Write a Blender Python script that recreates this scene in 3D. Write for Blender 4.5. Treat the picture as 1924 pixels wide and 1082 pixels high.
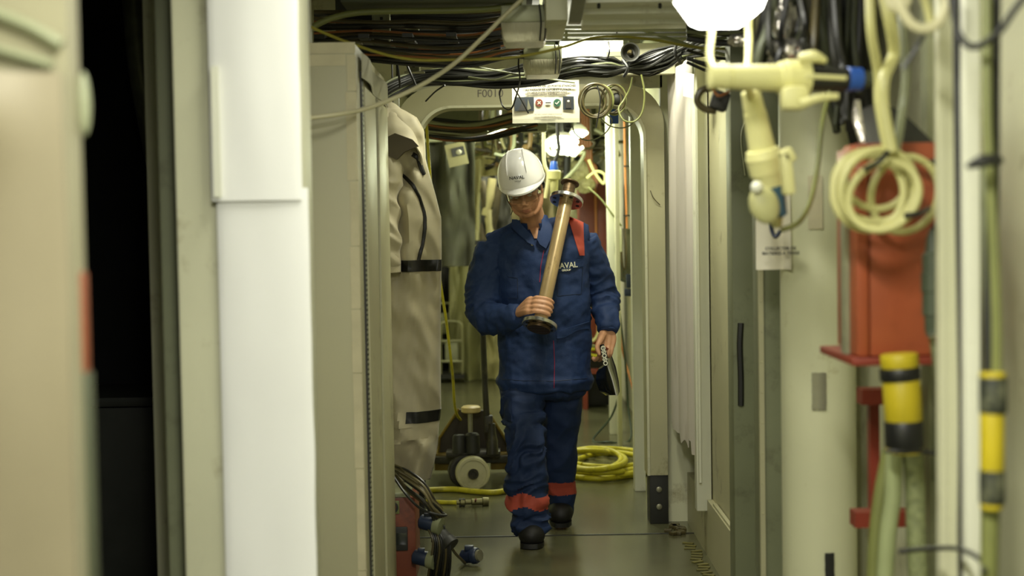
import bpy, bmesh, math, random
from mathutils import Vector, Matrix, Euler, noise
random.seed(7)
for _o in list(bpy.data.objects): bpy.data.objects.remove(_o)
SC = bpy.context.scene
COL = SC.collection
rad = math.radians
# ------------------------------------------------ camera, light level
F = 1924*50/36.0
C0 = Vector((0, 0, 1.45))
RC = Euler((rad(90-2.38), 0, 0)).to_matrix() @ Matrix.Rotation(rad(-0.95), 3, 'Z')
cd = bpy.data.cameras.new('camera'); cam = bpy.data.objects.new('camera', cd); COL.objects.link(cam)
cam.matrix_world = Matrix.Translation(C0) @ RC.to_4x4()
cd.lens = 50; cd.sensor_width = 36; cd.clip_start = .05; cd.clip_end = 60
cd.dof.use_dof = True; cd.dof.focus_distance = 6.4; cd.dof.aperture_fstop = 2.0
SC.camera = cam
SC.view_settings.view_transform = 'Standard'; SC.view_settings.look = 'None'
SC.view_settings.exposure = 0.0; SC.view_settings.gamma = 1; SC.view_settings.use_curve_mapping = False
w = bpy.data.worlds.new('world'); SC.world = w; w.use_nodes = True
w.node_tree.nodes['Background'].inputs[0].default_value = (.75, .85, .6, 1)
w.node_tree.nodes['Background'].inputs[1].default_value = 0.012
WARM = (1.0, .99, .80)
def area(name, loc, size, power, col=WARM, rot=(0, 0, 0), spread=180):
    l = bpy.data.lights.new(name, 'AREA'); l.shape = 'RECTANGLE'; l.size, l.size_y = size
    l.energy = power; l.color = col; l.spread = rad(spread)
    o = bpy.data.objects.new(name, l); COL.objects.link(o); o.location = loc; o.rotation_euler = rot
    return o
# unseen ceiling lights added to brighten the passage, plus the tube lamp's
LAMPS = [('added_passage_light', (-.05, .9, 2.42), (.16, 1.1), 100, (1.0, .99, .90)),
         ('added_passage_light', (-.1, 3.0, 2.52), (.16, .8), 15, (1.0, .99, .88)),
         ('added_passage_light', (.34, 5.9, 2.5), (.16, .3), 19),  # added overhead to brighten the helmet and shoulders
         ('added_passage_light', (.28, 6.35, 2.50), (.5, .1), 16),
         ('added_passage_light', (.0, 9.0, 2.46), (.2, .9), 30),
         ('added_passage_light', (.0, 12.3, 2.46), (.2, .9), 42)]
for a in LAMPS: area(*a)

def P(px, py, d):
    v = RC @ Vector(((px-962)/F, -(py-541)/F, -1)); return C0 + v*(d/v.y)
def PZ(px, py, z=0.0):
    v = RC @ Vector(((px-962)/F, -(py-541)/F, -1)); return C0 + v*((z-C0.z)/v.z)
def PX(px, py, x):
    v = RC @ Vector(((px-962)/F, -(py-541)/F, -1)); return C0 + v*((x-C0.x)/v.x)
def S(px, d): return px*d/F          # a length in pixels at a distance, in metres

# ------------------------------------------------ materials
def lin(c):
    return tuple((x/255/12.92 if x/255 <= .04045 else ((x/255+.055)/1.055)**2.4) for x in c)
MATS = {}
def mat(name, col, rough=.5, metal=0, var=.15, scale=6, bump=0, bscale=60, dirt=None, dscale=3, damt=.3, emit=0, trans=0, alpha=1, sheen=0, stretch=(1, 1, 1), coat=0):
    if name in MATS: return MATS[name]
    m = bpy.data.materials.new(name); m.use_nodes = True; MATS[name] = m
    nt = m.node_tree; N = nt.nodes; L = nt.links; b = N['Principled BSDF']
    c = lin(col)
    tc = N.new('ShaderNodeTexCoord'); mp = N.new('ShaderNodeMapping'); mp.inputs['Scale'].default_value = stretch
    L.new(tc.outputs['Object'], mp.inputs['Vector'])
    n = N.new('ShaderNodeTexNoise'); n.inputs['Scale'].default_value = scale; n.inputs['Detail'].default_value = 6
    L.new(mp.outputs[0], n.inputs['Vector'])
    r = N.new('ShaderNodeValToRGB'); r.color_ramp.elements[0].position = .3; r.color_ramp.elements[1].position = .7
    r.color_ramp.elements[0].color = tuple(max(0, x*(1-var)) for x in c)+(1,)
    r.color_ramp.elements[1].color = tuple(min(1, x*(1+var)) for x in c)+(1,)
    L.new(n.outputs['Fac'], r.inputs[0]); out = r.outputs[0]
    if dirt:
        n2 = N.new('ShaderNodeTexNoise'); n2.inputs['Scale'].default_value = dscale; n2.inputs['Detail'].default_value = 9; n2.inputs['Roughness'].default_value = .7
        L.new(mp.outputs[0], n2.inputs['Vector'])
        r2 = N.new('ShaderNodeValToRGB'); r2.color_ramp.elements[0].position = .62-damt*.35; r2.color_ramp.elements[1].position = .75
        r2.color_ramp.elements[0].color = (0, 0, 0, 1); r2.color_ramp.elements[1].color = (1, 1, 1, 1)
        L.new(n2.outputs['Fac'], r2.inputs[0])
        mx = N.new('ShaderNodeMix'); mx.data_type = 'RGBA'; L.new(r2.outputs[0], mx.inputs[0]); L.new(out, mx.inputs[6])
        mx.inputs[7].default_value = lin(dirt)+(1,); out = mx.outputs[2]
    L.new(out, b.inputs['Base Color'])
    b.inputs['Roughness'].default_value = rough; b.inputs['Metallic'].default_value = metal
    if trans: b.inputs['Transmission Weight'].default_value = trans
    if alpha < 1: b.inputs['Alpha'].default_value = alpha
    if sheen: b.inputs['Sheen Weight'].default_value = sheen
    if coat: b.inputs['Coat Weight'].default_value = coat
    if emit:
        b.inputs['Emission Color'].default_value = c+(1,); b.inputs['Emission Strength'].default_value = emit
    if bump:
        n3 = N.new('ShaderNodeTexNoise'); n3.inputs['Scale'].default_value = bscale; n3.inputs['Detail'].default_value = 4
        L.new(mp.outputs[0], n3.inputs['Vector'])
        bp = N.new('ShaderNodeBump'); bp.inputs['Strength'].default_value = bump; bp.inputs['Distance'].default_value = .01
        L.new(n3.outputs['Fac'], bp.inputs['Height']); L.new(bp.outputs[0], b.inputs['Normal'])
    return m
M_white = mat('white_paint', (222, 222, 200), .45, var=.05, scale=2, dirt=(150, 140, 105), dscale=3, damt=.1, bump=.05, bscale=12)
M_cream = mat('cream_paint', (205, 204, 172), .5, var=.06, scale=2, dirt=(140, 130, 95), dscale=4, damt=.12, bump=.05, bscale=15)
M_frame = mat('frame_paint', (176, 172, 136), .45, var=.06, scale=3, dirt=(110, 100, 70), dscale=5, damt=.1)
M_green = mat('grey_green_paint', (122, 126, 96), .5, var=.08, scale=3, dirt=(80, 76, 54), dscale=5, damt=.2)
M_dgreen = mat('dark_green_paint', (62, 66, 46), .6, var=.1)
M_pink = mat('quilted_sheet', (214, 206, 194), .75, var=.05, scale=3, dirt=(168, 156, 136), dscale=5, damt=.15, bump=.2, bscale=20, stretch=(1, 1, .2))
M_dark = mat('dark_steel', (34, 34, 28), .55, var=.3)
M_black = mat('black_rubber', (20, 20, 18), .45, var=.2)
M_blackg = mat('black_cable_sheath', (30, 30, 26), .32, var=.25)
M_void = mat('side_room_shade', (20, 22, 18), .8, var=.3)  # near-black colour stands in for the darkness of the side room
M_floor = mat('worn_deck_paint', (88, 88, 62), .24, var=.2, scale=1.6, dirt=(64, 58, 38), dscale=2.6, damt=.35, bump=.12, bscale=5)
M_cab = mat('grey_cabinet_paint', (176, 172, 138), .5, var=.03, scale=1)
M_tape = mat('masking_tape', (196, 188, 152), .6, var=.08, scale=14, bump=.15, bscale=50)
M_alu = mat('brushed_aluminium', (150, 148, 126), .4, metal=.7, var=.15, scale=10)
M_steel = mat('bright_steel', (200, 200, 196), .25, metal=1, var=.1, scale=20)
M_galv = mat('galvanised_strut', (150, 152, 122), .42, metal=.35, var=.15, scale=12)
M_yelhose = mat('yellow_hose', (196, 186, 40), .45, var=.12, scale=9, dirt=(110, 100, 40), dscale=14, damt=.3)
M_yelcab = mat('pale_yellow_cable', (196, 192, 128), .45, var=.08, scale=9)
M_olcab = mat('olive_cable', (116, 120, 66), .45, var=.12)
M_creamcab = mat('cream_cable', (206, 200, 160), .45, var=.06)
M_orcab = mat('orange_cable', (142, 88, 44), .45, var=.12)
M_grcab = mat('grey_green_cable', (120, 124, 92), .45, var=.12)
M_brown = mat('brown_cable', (74, 66, 38), .4, var=.2)
M_red = mat('red_enamel', (158, 78, 44), .42, var=.1, scale=5, dirt=(110, 50, 26), dscale=8, damt=.2)
M_dred = mat('dark_red_paint', (128, 48, 30), .45, var=.12)
M_blue = mat('blue_plastic', (40, 84, 168), .4, var=.1)
M_dblue = mat('dark_blue_plastic', (24, 36, 58), .4, var=.15)
M_plug = mat('yellow_plug_plastic', (214, 210, 146), .5, var=.06)
M_paper = mat('printed_paper', (226, 220, 196), .45, var=.03)
M_ink = mat('black_ink', (50, 48, 44), .6, var=.05)
M_greyink = mat('grey_ink', (110, 104, 92), .6, var=.05)
M_yel = mat('yellow_tape', (180, 162, 26), .5, var=.1, scale=12)
M_wornblk = mat('worn_black_tape', (40, 44, 34), .5, var=.4, scale=30, dirt=(120, 120, 92), dscale=30, damt=.5)
M_foil = mat('crumpled_foil', (220, 214, 206), .22, metal=.9, var=.1, bump=.8, bscale=30)
M_emit = mat('lamp_diffuser', (255, 253, 240), .5, emit=16)
M_emit2 = mat('lamp_tube', (255, 250, 232), .5, emit=14)
M_emitg = mat('green_white_lamp', (236, 255, 196), .5, emit=14)
M_prism = mat('prismatic_diffuser', (214, 210, 180), .25, var=.1, trans=.35, bump=.5, bscale=90, stretch=(3, 1, .3))
def _glass():
    m = mat('clear_plastic', (235, 238, 235), .06, trans=1, var=.01); m.node_tree.nodes['Principled BSDF'].inputs['IOR'].default_value = 1.12; return m
M_clear = _glass() or mat('clear_plastic', (225, 228, 225), .08, trans=.95)

# ------------------------------------------------ mesh builder
WL = {}
class MB:
    def __init__(s): s.v = []; s.f = []; s.m = []; s.mi = 0
    def add(s, vs, fs):
        o = len(s.v); s.v += [Vector(x) for x in vs]; s.f += [tuple(i+o for i in f) for f in fs]; s.m += [s.mi]*len(fs); return s
    def box(s, c, size, rot=None, bevel=0):
        bm = bmesh.new(); bmesh.ops.create_cube(bm, size=1)
        for v in bm.verts: v.co = Vector((v.co.x*size[0], v.co.y*size[1], v.co.z*size[2]))
        if bevel: bmesh.ops.bevel(bm, geom=list(bm.edges), offset=min(bevel, min(size)*.45), segments=2, affect='EDGES', profile=.6)
        R = rot if rot else Matrix.Identity(3); c = Vector(c)
        bm.verts.index_update()
        s.add([R @ v.co + c for v in bm.verts], [[v.index for v in f.verts] for f in bm.faces]); bm.free(); return s
    def span(s, a, b, bevel=0):
        a = Vector(a); b = Vector(b)
        return s.box((a+b)/2, [abs(x) for x in (b-a)], bevel=bevel)
    def ring_loft(s, rings, cap=True, closed=True):
        n = len(rings[0]); vs = [p for r in rings for p in r]; fs = []
        for i in range(len(rings)-1):
            for j in range(n if closed else n-1):
                k = (j+1) % n; fs.append((i*n+j, i*n+k, (i+1)*n+k, (i+1)*n+j))
        if cap and closed: fs.append(tuple(range(n))[::-1]); fs.append(tuple((len(rings)-1)*n+j for j in range(n)))
        return s.add(vs, fs)
    def tube(s, pts, r, seg=10, sub=6, cap=True, flat=None):
        pts = [Vector(p) for p in pts]; n = len(pts)
        rs = r if isinstance(r, (list, tuple)) else [r]*n
        if sub > 1 and n > 2:
            q = []; qr = []
            for i in range(n-1):
                p0 = pts[max(i-1, 0)]; p1 = pts[i]; p2 = pts[i+1]; p3 = pts[min(i+2, n-1)]
                for k in range(sub):
                    t = k/sub
                    q.append(.5*((2*p1)+(p2-p0)*t+(2*p0-5*p1+4*p2-p3)*t*t+(3*p1-p0-3*p2+p3)*t**3)); qr.append(rs[i]*(1-t)+rs[i+1]*t)
            q.append(pts[-1]); qr.append(rs[-1]); pts, rs = q, qr
        n = len(pts); T = [(pts[min(i+1, n-1)]-pts[max(i-1, 0)]).normalized() for i in range(n)]
        u = T[0].orthogonal().normalized(); rings = []
        for i in range(n):
            u = (u - T[i]*u.dot(T[i]))
            u = u.normalized() if u.length > 1e-6 else T[i].orthogonal().normalized()
            v = T[i].cross(u)
            rings.append([pts[i]+(u*math.cos(a)+v*math.sin(a))*rs[i] for a in [2*math.pi*j/seg for j in range(seg)]])
        return s.ring_loft(rings, cap)
    def lathe(s, o, axis, prof, seg=24, sx=1, cap=True):
        o = Vector(o); a = Vector(axis).normalized(); u = a.orthogonal().normalized(); v = a.cross(u)
        return s.ring_loft([[o+a*t+(u*math.cos(g)+v*math.sin(g)*sx)*max(r, 1e-4) for g in [2*math.pi*j/seg for j in range(seg)]] for t, r in prof], cap)
    def ball(s, c, r, rot=None, seg=16, rings=10):
        c = Vector(c); r = r if isinstance(r, (tuple, list)) else (r, r, r); R = rot if rot else Matrix.Identity(3)
        rr = []
        for i in range(rings+1):
            th = math.pi*(i+.02 if i == 0 else (i-.02 if i == rings else i))/rings
            rr.append([c+R @ Vector((r[0]*math.sin(th)*math.cos(a), r[1]*math.sin(th)*math.sin(a), -r[2]*math.cos(th))) for a in [2*math.pi*j/seg for j in range(seg)]])
        return s.ring_loft(rr)
    def prism(s, poly, ext):
        poly = [Vector(p) for p in poly]; e = Vector(ext); n = len(poly)
        fs = [tuple(range(n))[::-1], tuple(range(n, 2*n))]+[(i, (i+1) % n, n+(i+1) % n, n+i) for i in range(n)]
        return s.add(poly+[p+e for p in poly], fs)
    def sheet(s, fn, nu, nv, th=.004):
        """closed thin sheet from fn(u,v) with thickness along the normal"""
        g = [[Vector(fn(i/nu, j/nv)) for j in range(nv+1)] for i in range(nu+1)]
        nrm = [[None]*(nv+1) for _ in range(nu+1)]
        for i in range(nu+1):
            for j in range(nv+1):
                a = g[min(i+1, nu)][j]-g[max(i-1, 0)][j]; b = g[i][min(j+1, nv)]-g[i][max(j-1, 0)]
                c = a.cross(b); nrm[i][j] = c.normalized() if c.length > 1e-9 else Vector((0, 1, 0))
        W_ = nv+1; A = [g[i][j]+nrm[i][j]*th/2 for i in range(nu+1) for j in range(W_)]
        B = [g[i][j]-nrm[i][j]*th/2 for i in range(nu+1) for j in range(W_)]
        o = len(A); fs = []
        for i in range(nu):
            for j in range(nv):
                q = (i*W_+j, (i+1)*W_+j, (i+1)*W_+j+1, i*W_+j+1); fs.append(q); fs.append(tuple(x+o for x in q)[::-1])
        for i in range(nu):
            for j in (0, nv): a, b = i*W_+j, (i+1)*W_+j; fs.append((a, a+o, b+o, b))
        for j in range(nv):
            for i in (0, nu): a, b = i*W_+j, i*W_+j+1; fs.append((a, b, b+o, a+o))
        return s.add(A+B, fs)
    def build(s, name, m, parent=None, label=None, sharp=38, flat=False, cat=None, group=None, kind=None):
        me = bpy.data.meshes.new(name)
        lo = Vector([min(v[i] for v in s.v) for i in range(3)]); hi = Vector([max(v[i] for v in s.v) for i in range(3)])
        o0 = (lo+hi)/2
        if not parent: o0.z = lo.z
        me.from_pydata([v-o0 for v in s.v], [], s.f)
        for mm in (m if isinstance(m, (list, tuple)) else [m]): me.materials.append(mm)
        me.polygons.foreach_set('material_index', s.m); me.update()
        bm = bmesh.new(); bm.from_mesh(me); bmesh.ops.recalc_face_normals(bm, faces=bm.faces); bm.to_mesh(me); bm.free()
        if not flat:
            me.polygons.foreach_set('use_smooth', [True]*len(me.polygons)); me.set_sharp_from_angle(angle=rad(sharp))
        ob = bpy.data.objects.new(name, me); COL.objects.link(ob); ob.location = o0; WL[ob.name] = o0.copy()
        if parent:
            ob.parent = parent; ob.matrix_parent_inverse = Matrix.Translation(-WL[parent.name])
        return tag(ob, label, cat, group, kind)
def tag(o, label=None, cat=None, group=None, kind=None):
    if label: o['label'] = label
    if cat: o['category'] = cat
    if group: o['group'] = group
    if kind: o['kind'] = kind
    return o
def thing(name, label, cat, loc, group=None):
    o = bpy.data.objects.new(name, None); COL.objects.link(o); o.location = loc; o.empty_display_size = .05
    WL[o.name] = Vector(loc); return tag(o, label, cat, group)
def struct(name, mb, m, **k): return mb.build(name, m, kind='structure', **k)
def dup_to(root, delta, label=None):
    delta = Vector(delta)
    def cp(o, par):
        c = o.copy(); COL.objects.link(c); WL[c.name] = WL[o.name]+delta
        if par is None: c.location = o.location+delta
        else:
            c.parent = par; c.location = o.location+delta; c.matrix_parent_inverse = Matrix.Translation(-WL[par.name])
        for ch in [x for x in bpy.data.objects if x.parent == o]: cp(ch, c)
        return c
    r = cp(root, None)
    if label: r['label'] = label
    return r
def text(body, size, loc, rot, m, parent, name='lettering', ext=.0006, align='CENTER', sx=1, bold=0):
    cu = bpy.data.curves.new(name, 'FONT'); cu.body = body; cu.size = size; cu.extrude = ext; cu.align_x = align; cu.align_y = 'CENTER'; cu.offset = bold
    t = bpy.data.objects.new('tmp', cu); COL.objects.link(t)
    dg = bpy.context.evaluated_depsgraph_get(); me = bpy.data.meshes.new_from_object(t.evaluated_get(dg)); bpy.data.objects.remove(t)
    R = rot if isinstance(rot, Matrix) else Euler(rot).to_matrix()
    for v in me.vertices: v.co = R @ Vector((v.co.x*sx, v.co.y, v.co.z))
    me.materials.clear(); me.materials.append(m)
    me.name = name
    ob = bpy.data.objects.new(name, me); COL.objects.link(ob); ob.location = loc; WL[ob.name] = Vector(loc)
    ob.parent = parent; ob.matrix_parent_inverse = Matrix.Translation(-WL[parent.name]); return ob
def cable(pts, r, m, label, cat='cable', name='cable', group=None, seg=8, sub=6, parent=None):
    """pts: (px,py,distance) triples or Vectors"""
    q = [p if isinstance(p, Vector) else P(*p) for p in pts]
    return MB().tube(q, r, seg=seg, sub=sub).build(name, m, parent, label, cat=cat if not parent else None, group=group)
def remesh(mb, vox, smooth=4, fac=.5):
    me = bpy.data.meshes.new('t'); me.from_pydata(mb.v, [], mb.f); me.update()
    bm = bmesh.new(); bm.from_mesh(me); bmesh.ops.recalc_face_normals(bm, faces=bm.faces); bm.to_mesh(me); bm.free()
    o = bpy.data.objects.new('t', me); COL.objects.link(o)
    r = o.modifiers.new('r', 'REMESH'); r.mode = 'VOXEL'; r.voxel_size = vox
    if smooth: s_ = o.modifiers.new('s', 'SMOOTH'); s_.iterations = smooth; s_.factor = fac
    dg = bpy.context.evaluated_depsgraph_get(); me2 = bpy.data.meshes.new_from_object(o.evaluated_get(dg))
    bpy.data.objects.remove(o)
    out = MB(); out.v = [v.co.copy() for v in me2.vertices]; out.f = [tuple(p.vertices) for p in me2.polygons]; out.m = [0]*len(out.f)
    nr = [v.normal.copy() for v in me2.vertices]; bpy.data.meshes.remove(me2)
    return out, nr
# ================================================ SETTING
X = Vector
XL, XR, YB, ZC = -.95, .84, 6.94, 2.72
struct('floor', MB().span((-3.2, -1.5, -.1), (2.2, 15, 0)), M_floor)
struct('trim_1', MB().span((-.95, 6.655, 0), (.84, 6.668, .003)), M_dark, label='dark seam across the deck where two plates meet')
struct('ceiling', MB().span((-3.2, -1.5, ZC), (2.2, 15, ZC+.1)), M_dgreen)
struct('wall_right', MB().span((XR+.09, 4.8, 0), (1.3, 15, ZC)).span((1.08, -1.5, 0), (1.3, 4.8, ZC)), M_cream)
struct('wall_left', MB().span((-1.0, 4.3, 0), (-.74, 4.4, ZC)).span((-1.12, 4.4, 0), (-.97, 15, ZC)).span((-1.12, -1.5, 0), (-.97, 1.5, ZC)), M_cream)
struct('wall_front', MB().span((-3.2, -1.6, 0), (2.2, -1.5, ZC)), M_cream)
struct('wall_back', MB().span((-1.0, 14.4, 0), (1.2, 14.6, ZC)), M_green)
# unlit side room behind the left opening
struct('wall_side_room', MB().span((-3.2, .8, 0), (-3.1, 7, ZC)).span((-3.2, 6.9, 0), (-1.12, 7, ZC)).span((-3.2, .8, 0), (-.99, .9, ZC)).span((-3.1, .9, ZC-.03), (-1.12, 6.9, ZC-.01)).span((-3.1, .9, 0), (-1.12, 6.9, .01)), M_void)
# bulkhead with the rounded doorway
def rr(x0, x1, z0, z1, r, n=10):
    """open outline: bottom-left up, over rounded top, down to bottom-right"""
    p = [(x0, z0)]
    p += [(x0+r-r*math.cos(a), z1-r+r*math.sin(a)) for a in [math.pi/2*i/n for i in range(n+1)]]
    p += [(x1-r+r*math.sin(a), z1-r+r*math.cos(a)) for a in [math.pi/2*i/n for i in range(n+1)]]
    p += [(x1, z0)]; return p
def arch(mb, inner, outer, y0, y1):
    n = len(inner); V = []
    for (x, z) in inner: V.append((x, y0, z))
    for (x, z) in outer: V.append((x, y0, z))
    for (x, z) in inner: V.append((x, y1, z))
    for (x, z) in outer: V.append((x, y1, z))
    fs = []
    for i in range(n-1):
        fs += [(i, i+1, n+i+1, n+i), (2*n+i, 3*n+i, 3*n+i+1, 2*n+i+1), (i, 2*n+i, 2*n+i+1, i+1), (n+i, n+i+1, 3*n+i+1, 3*n+i)]
    for i in (0, n-1): fs.append((i, n+i, 3*n+i, 2*n+i))
    return mb.add(V, fs)
DX0, DX1, DZ = -.435, .645, 2.035
fr = MB(); arch(fr, rr(DX0, DX1, .24, DZ, .16), rr(DX0-.115, DX1+.10, .24, DZ+.105, .2), YB-.06, YB+.1)
door = struct('door_1', fr, M_frame)
MB_ = MB(); arch(MB_, rr(DX0+.0, DX1-.0, .24, DZ-.0, .16), rr(DX0-.012, DX1+.012, .24, DZ+.012, .165), YB-.068, YB-.058); MB_.build('inner_rim', M_cream, door)
MB().span((DX1+.01, YB-.055, 0), (DX1+.10, YB+.09, .245), bevel=.003).build('foot_block', M_dark, door, label='black steel foot of the right post')
MB().span((DX0-.105, YB-.055, 0), (DX0-.01, YB+.09, .245), bevel=.003).build('foot_block', M_dark, door)
for z_ in (.085, .17): MB().lathe((DX1+.055, YB-.054, z_), (0, -1, 0), [(0, .014), (.006, .014), (.008, .008)], 12).build('bolt', M_alu, door)
text('F0010', .052, P(921, 176, YB-.061), (rad(90), 0, 0), M_greyink, door)
struct('wall_bulkhead', MB().span((-1.0, YB, 0), (DX0-.10, YB+.05, ZC)).span((DX1+.09, YB, 0), (1.0, YB+.05, ZC)).span((DX0-.11, YB, DZ+.09), (DX1+.1, YB+.05, 2.3)), M_cream)
# right side, near to far
struct('wall_right_kick', MB().span((XR, 5.28, 0), (XR+.09, 6.9, .25)).span((XR+.005, 5.28, .25), (XR+.02, 6.05, .262)), M_frame)
struct('wall_right_panel', MB().span((XR+.025, 5.28, .25), (XR+.09, 6.25, ZC)), M_frame)
struct('trim_2', MB().span((.80, 5.16, 0), (.93, 5.28, ZC), bevel=.006), M_green, label='grey-green painted post between panel recess and edge strip')
struct('trim_3', MB().span((.812, 4.66, 0), (.93, 4.8, ZC), bevel=.01), M_green, label='dull green wall post just left of the round column')
es = MB().span((.806, 4.645, 0), (.822, 4.662, ZC))
for i in range(26): es.lathe((.814, 4.645, .1+i*.1), (0, -1, 0), [(0, .004), (.002, .003)], 8)
struct('trim_4', es, M_frame, label='pale riveted edge strip')
struct('trim_5', MB().span((.795, 6.19, .2), (.86, 6.26, 2.3), bevel=.004), M_white, label='white upright strip beside the hanging quilted sheet')
struct('trim_6', MB().lathe((.925, 4.3, 0), (0, 0, 1), [(0, .112), (ZC, .112)], 40), mat('column_paint', (206, 206, 168), .42, var=.05, scale=2, dirt=(160, 150, 100), dscale=5, damt=.05), label='round cream painted column')
bx = MB().span((.80, .6, 0), (1.08, 2.2, ZC), bevel=.01)
struct('wall_near_right', bx, mat('white_panel', (226, 228, 218), .5, var=.03))
# left post, taped white
struct('trim_7', MB().span((-.915, 3.72, 0), (-.80, 3.84, ZC)), M_green, label='jamb with shade put into its olive colour at the edge of the dark opening')  # olive colour stands in for the jamb's unlit face
struct('trim_8', MB().span((-.835, 3.55, 0), (-.52, 3.75, ZC), bevel=.01), M_cream, label='cream pillar beside the dark opening')
struct('wall_left_return', MB().span((-.91, 3.84, 0), (-.74, 4.1, ZC)), M_cream)

# white protective sheets taped around the pillar
def sheetbox(px0, px1, z0, z1, y, off, name, label, amp=.002, seed=0):
    x0 = P(px0, 541, y).x; x1 = P(px1, 541, y).x
    def fn(u, v):
        x = x0+(x1-x0)*u; z = z0+(z1-z0)*v
        return (x+.003*noise.noise((z*5, seed, 0))*(u > .5), y-off-amp*noise.noise((x*12+seed, z*4, 0))-.01*math.sin(u*math.pi)**.5, z)
    return MB().sheet(fn, 24, 60, .004).build(name, mat('white_foam_sheet', (236, 236, 228), .55, var=.03, scale=2), None, label, cat='protective sheet')
sheetbox(405, 573, 1.53, 2.6, 3.53, .012, 'protective_sheet', 'white protective sheet taped on left pillar, upper length overlapping the lower one', seed=1)
sheetbox(412, 583, .3, 1.56, 3.53, .0, 'protective_sheet', 'white protective sheet on left pillar, lower length below the overlap', seed=5)
for zz, hh in ((1.70, .16), ): MB().span((P(406, 541, 3.5).x, 3.50, zz-hh), (P(420, 541, 3.5).x, 3.506, zz+hh)).build('tape_strip', M_white, None, 'short white tape strip on the upper protective sheet edge', cat='tape')

# near left: partition leaf and the padded panel beside the dark opening
t = thing('panel_door', 'beige near door leaf on the far left with orange marks on its edge', 'door', (-.62, 1.95, 0))
def pd(u, v):
    x = -.86+(.86-.602)*u; z = .3+1.37*v
    b = .035*math.exp(-((u-.55)/.25)**2-((v-.97)/.05)**2)
    return (x, 1.93-b-.008*noise.noise((x*8, z*4, 2)), z)
MB().sheet(pd, 30, 60, .01).build('sheet_cover', mat('beige_cover', (120, 112, 88), .6, var=.05, scale=3, bump=.1, bscale=6), t)
MB().span((-.90, 1.95, .2), (-.60, 2.0, 2.45)).build('leaf', mat('upper_leaf', (128, 124, 98), .5, var=.05), t)
q0 = P(-20, 20, 1.94); q1 = P(96, 96, 1.94)
MB().tube([q0, P(60, 52, 1.94), P(115, 84, 1.94)], .008, seg=8).build('seam_strip', M_green, t)
MB().tube([P(-20, 88, 1.94), P(50, 108, 1.94), P(98, 122, 1.94)], .006, seg=8).build('seam_strip', M_green, t)
for (a, b, m_, x0, x1, nm) in [(-10, 118, M_brown, 122, 140, 'edge_stain'), (118, 520, M_tape, 124, 150, 'edge_tape'), (512, 700, mat('faded_orange_mark', (118, 62, 34), .6), 128, 158, 'edge_mark'), (700, 1100, M_dgreen, 136, 164, 'edge_tape'), (695, 1100, M_dark, 124, 137, 'edge_gasket')]:
    p = P(x0, a, 1.98); q = P(x1, b, 1.98); xx = (P(x0, 541, 1.98).x, P(x1, 541, 1.98).x)
    MB().span((xx[0], 1.975, q.z), (xx[1], 2.0, p.z), bevel=.002).build(nm, m_, t)
MB().ball(P(158, 195, 2.0), (.009, .01, .045)).build('latch', M_green, t)

# ================================================ GREY CABINET
CX, CY0, CY1, CZ = -.504, 4.70, 5.80, 2.07
t = thing('electrical_cabinet', 'tall grey cabinet with masking tape along its edges, left of coverall', 'cabinet', (-.73, 5.25, 0))
MB().span((-.95, CY0, 0.02), (CX, CY1, CZ), bevel=.006).build('body', M_cab, t)
fr = MB()
x1 = CX+.002
for (a, b) in [((-.95, CZ-.035), (CX, CZ+.001))]: fr.span((a[0], CY0-.002, a[1]), (x1, CY0+.001, b[1]))
fr.build('top_edge_tape', M_tape, t)
fr = MB()
zz = .05
while zz < CZ-.06:
    h = random.uniform(.2, .42); w_ = random.uniform(.024, .034)
    fr.span((CX-w_, CY0-.002, zz), (x1, CY0+.03, min(zz+h-.004, CZ-.04))); zz += h
fr.build('corner_tape', M_tape, t)
MB().span((-.95, CY0-.0015, CZ-.075), (CX-.03, CY0, CZ-.038)).build('front_tape', M_tape, t)
sd = MB().span((CX, CY0+.14, .03), (CX+.006, CY0+.2, CZ-.08)); sd.build('black_gasket', M_dark, t)
hl = MB()
for i in range(110): hl.span((CX+.0055, CY0+.155, .08+i*.017), (CX+.008, CY0+.18, .088+i*.017))
hl.build('perforated_strip', M_galv, t)
MB().span((CX, CY0+.24, .03), (CX+.008, CY0+.62, CZ-.12), bevel=.004).build('side_panel', M_frame, t)
MB().span((CX, CY0+.68, .03), (CX+.012, CY1-.02, CZ-.12), bevel=.004).build('side_panel', M_frame, t)
MB().span((CX, CY0+.62, .03), (CX+.003, CY0+.68, CZ-.12)).build('side_groove', M_green, t)
# bits of torn tape and edge profile on top of the cabinet side
MB().sheet(lambda u, v: (CX+.012+.01*math.sin(u*9), CY0+.1+u*.95, CZ-.02-.085*v-.02*u), 20, 4, .002).build('top_side_tape', M_alu, t)
MB().ball(P(668, 547, CY0+.1), (.012, .03, .006)).build('hanging_tag', M_tape, t)

# ================================================ quilted sheet (right wall, torn at the bottom)
x0 = P(1251, 541, 6.85).x
def qs(u, v):
    y = 6.86-(6.86-6.22)*u; xx = .765+.035*u-.010*abs(math.sin(u*math.pi*3))
    zb = .50-.07*u+.035*noise.noise((u*9, 0, 3))+(.05 if .75 < u < .9 else 0)
    z = zb+(2.18-.0*u-zb)*v
    return (xx-.004*noise.noise((y*6, z*2, 0)), y, z)
MB().sheet(qs, 40, 50, .004).build('quilted_sheet', M_pink, None, 'pale quilted protective sheet hanging torn on the right wall beyond the post', cat='protective sheet')
t = MB().span((.803, 6.16, .33), (.812, 6.20, 2.2)); t.build('white_batten', M_white, None, 'narrow white batten standing at the near edge of the quilted sheet', cat='batten')
# black strip on the post
a = P(1392, 607, 5.155); b = P(1392, 762, 5.155)
MB().tube([a, P(1390, 650, 5.155), P(1392, 710, 5.155), b], .011, seg=6).build('rubber_strip', M_black, None, 'black rubber strip on the grey-green post', cat='rubber strip')
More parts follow.
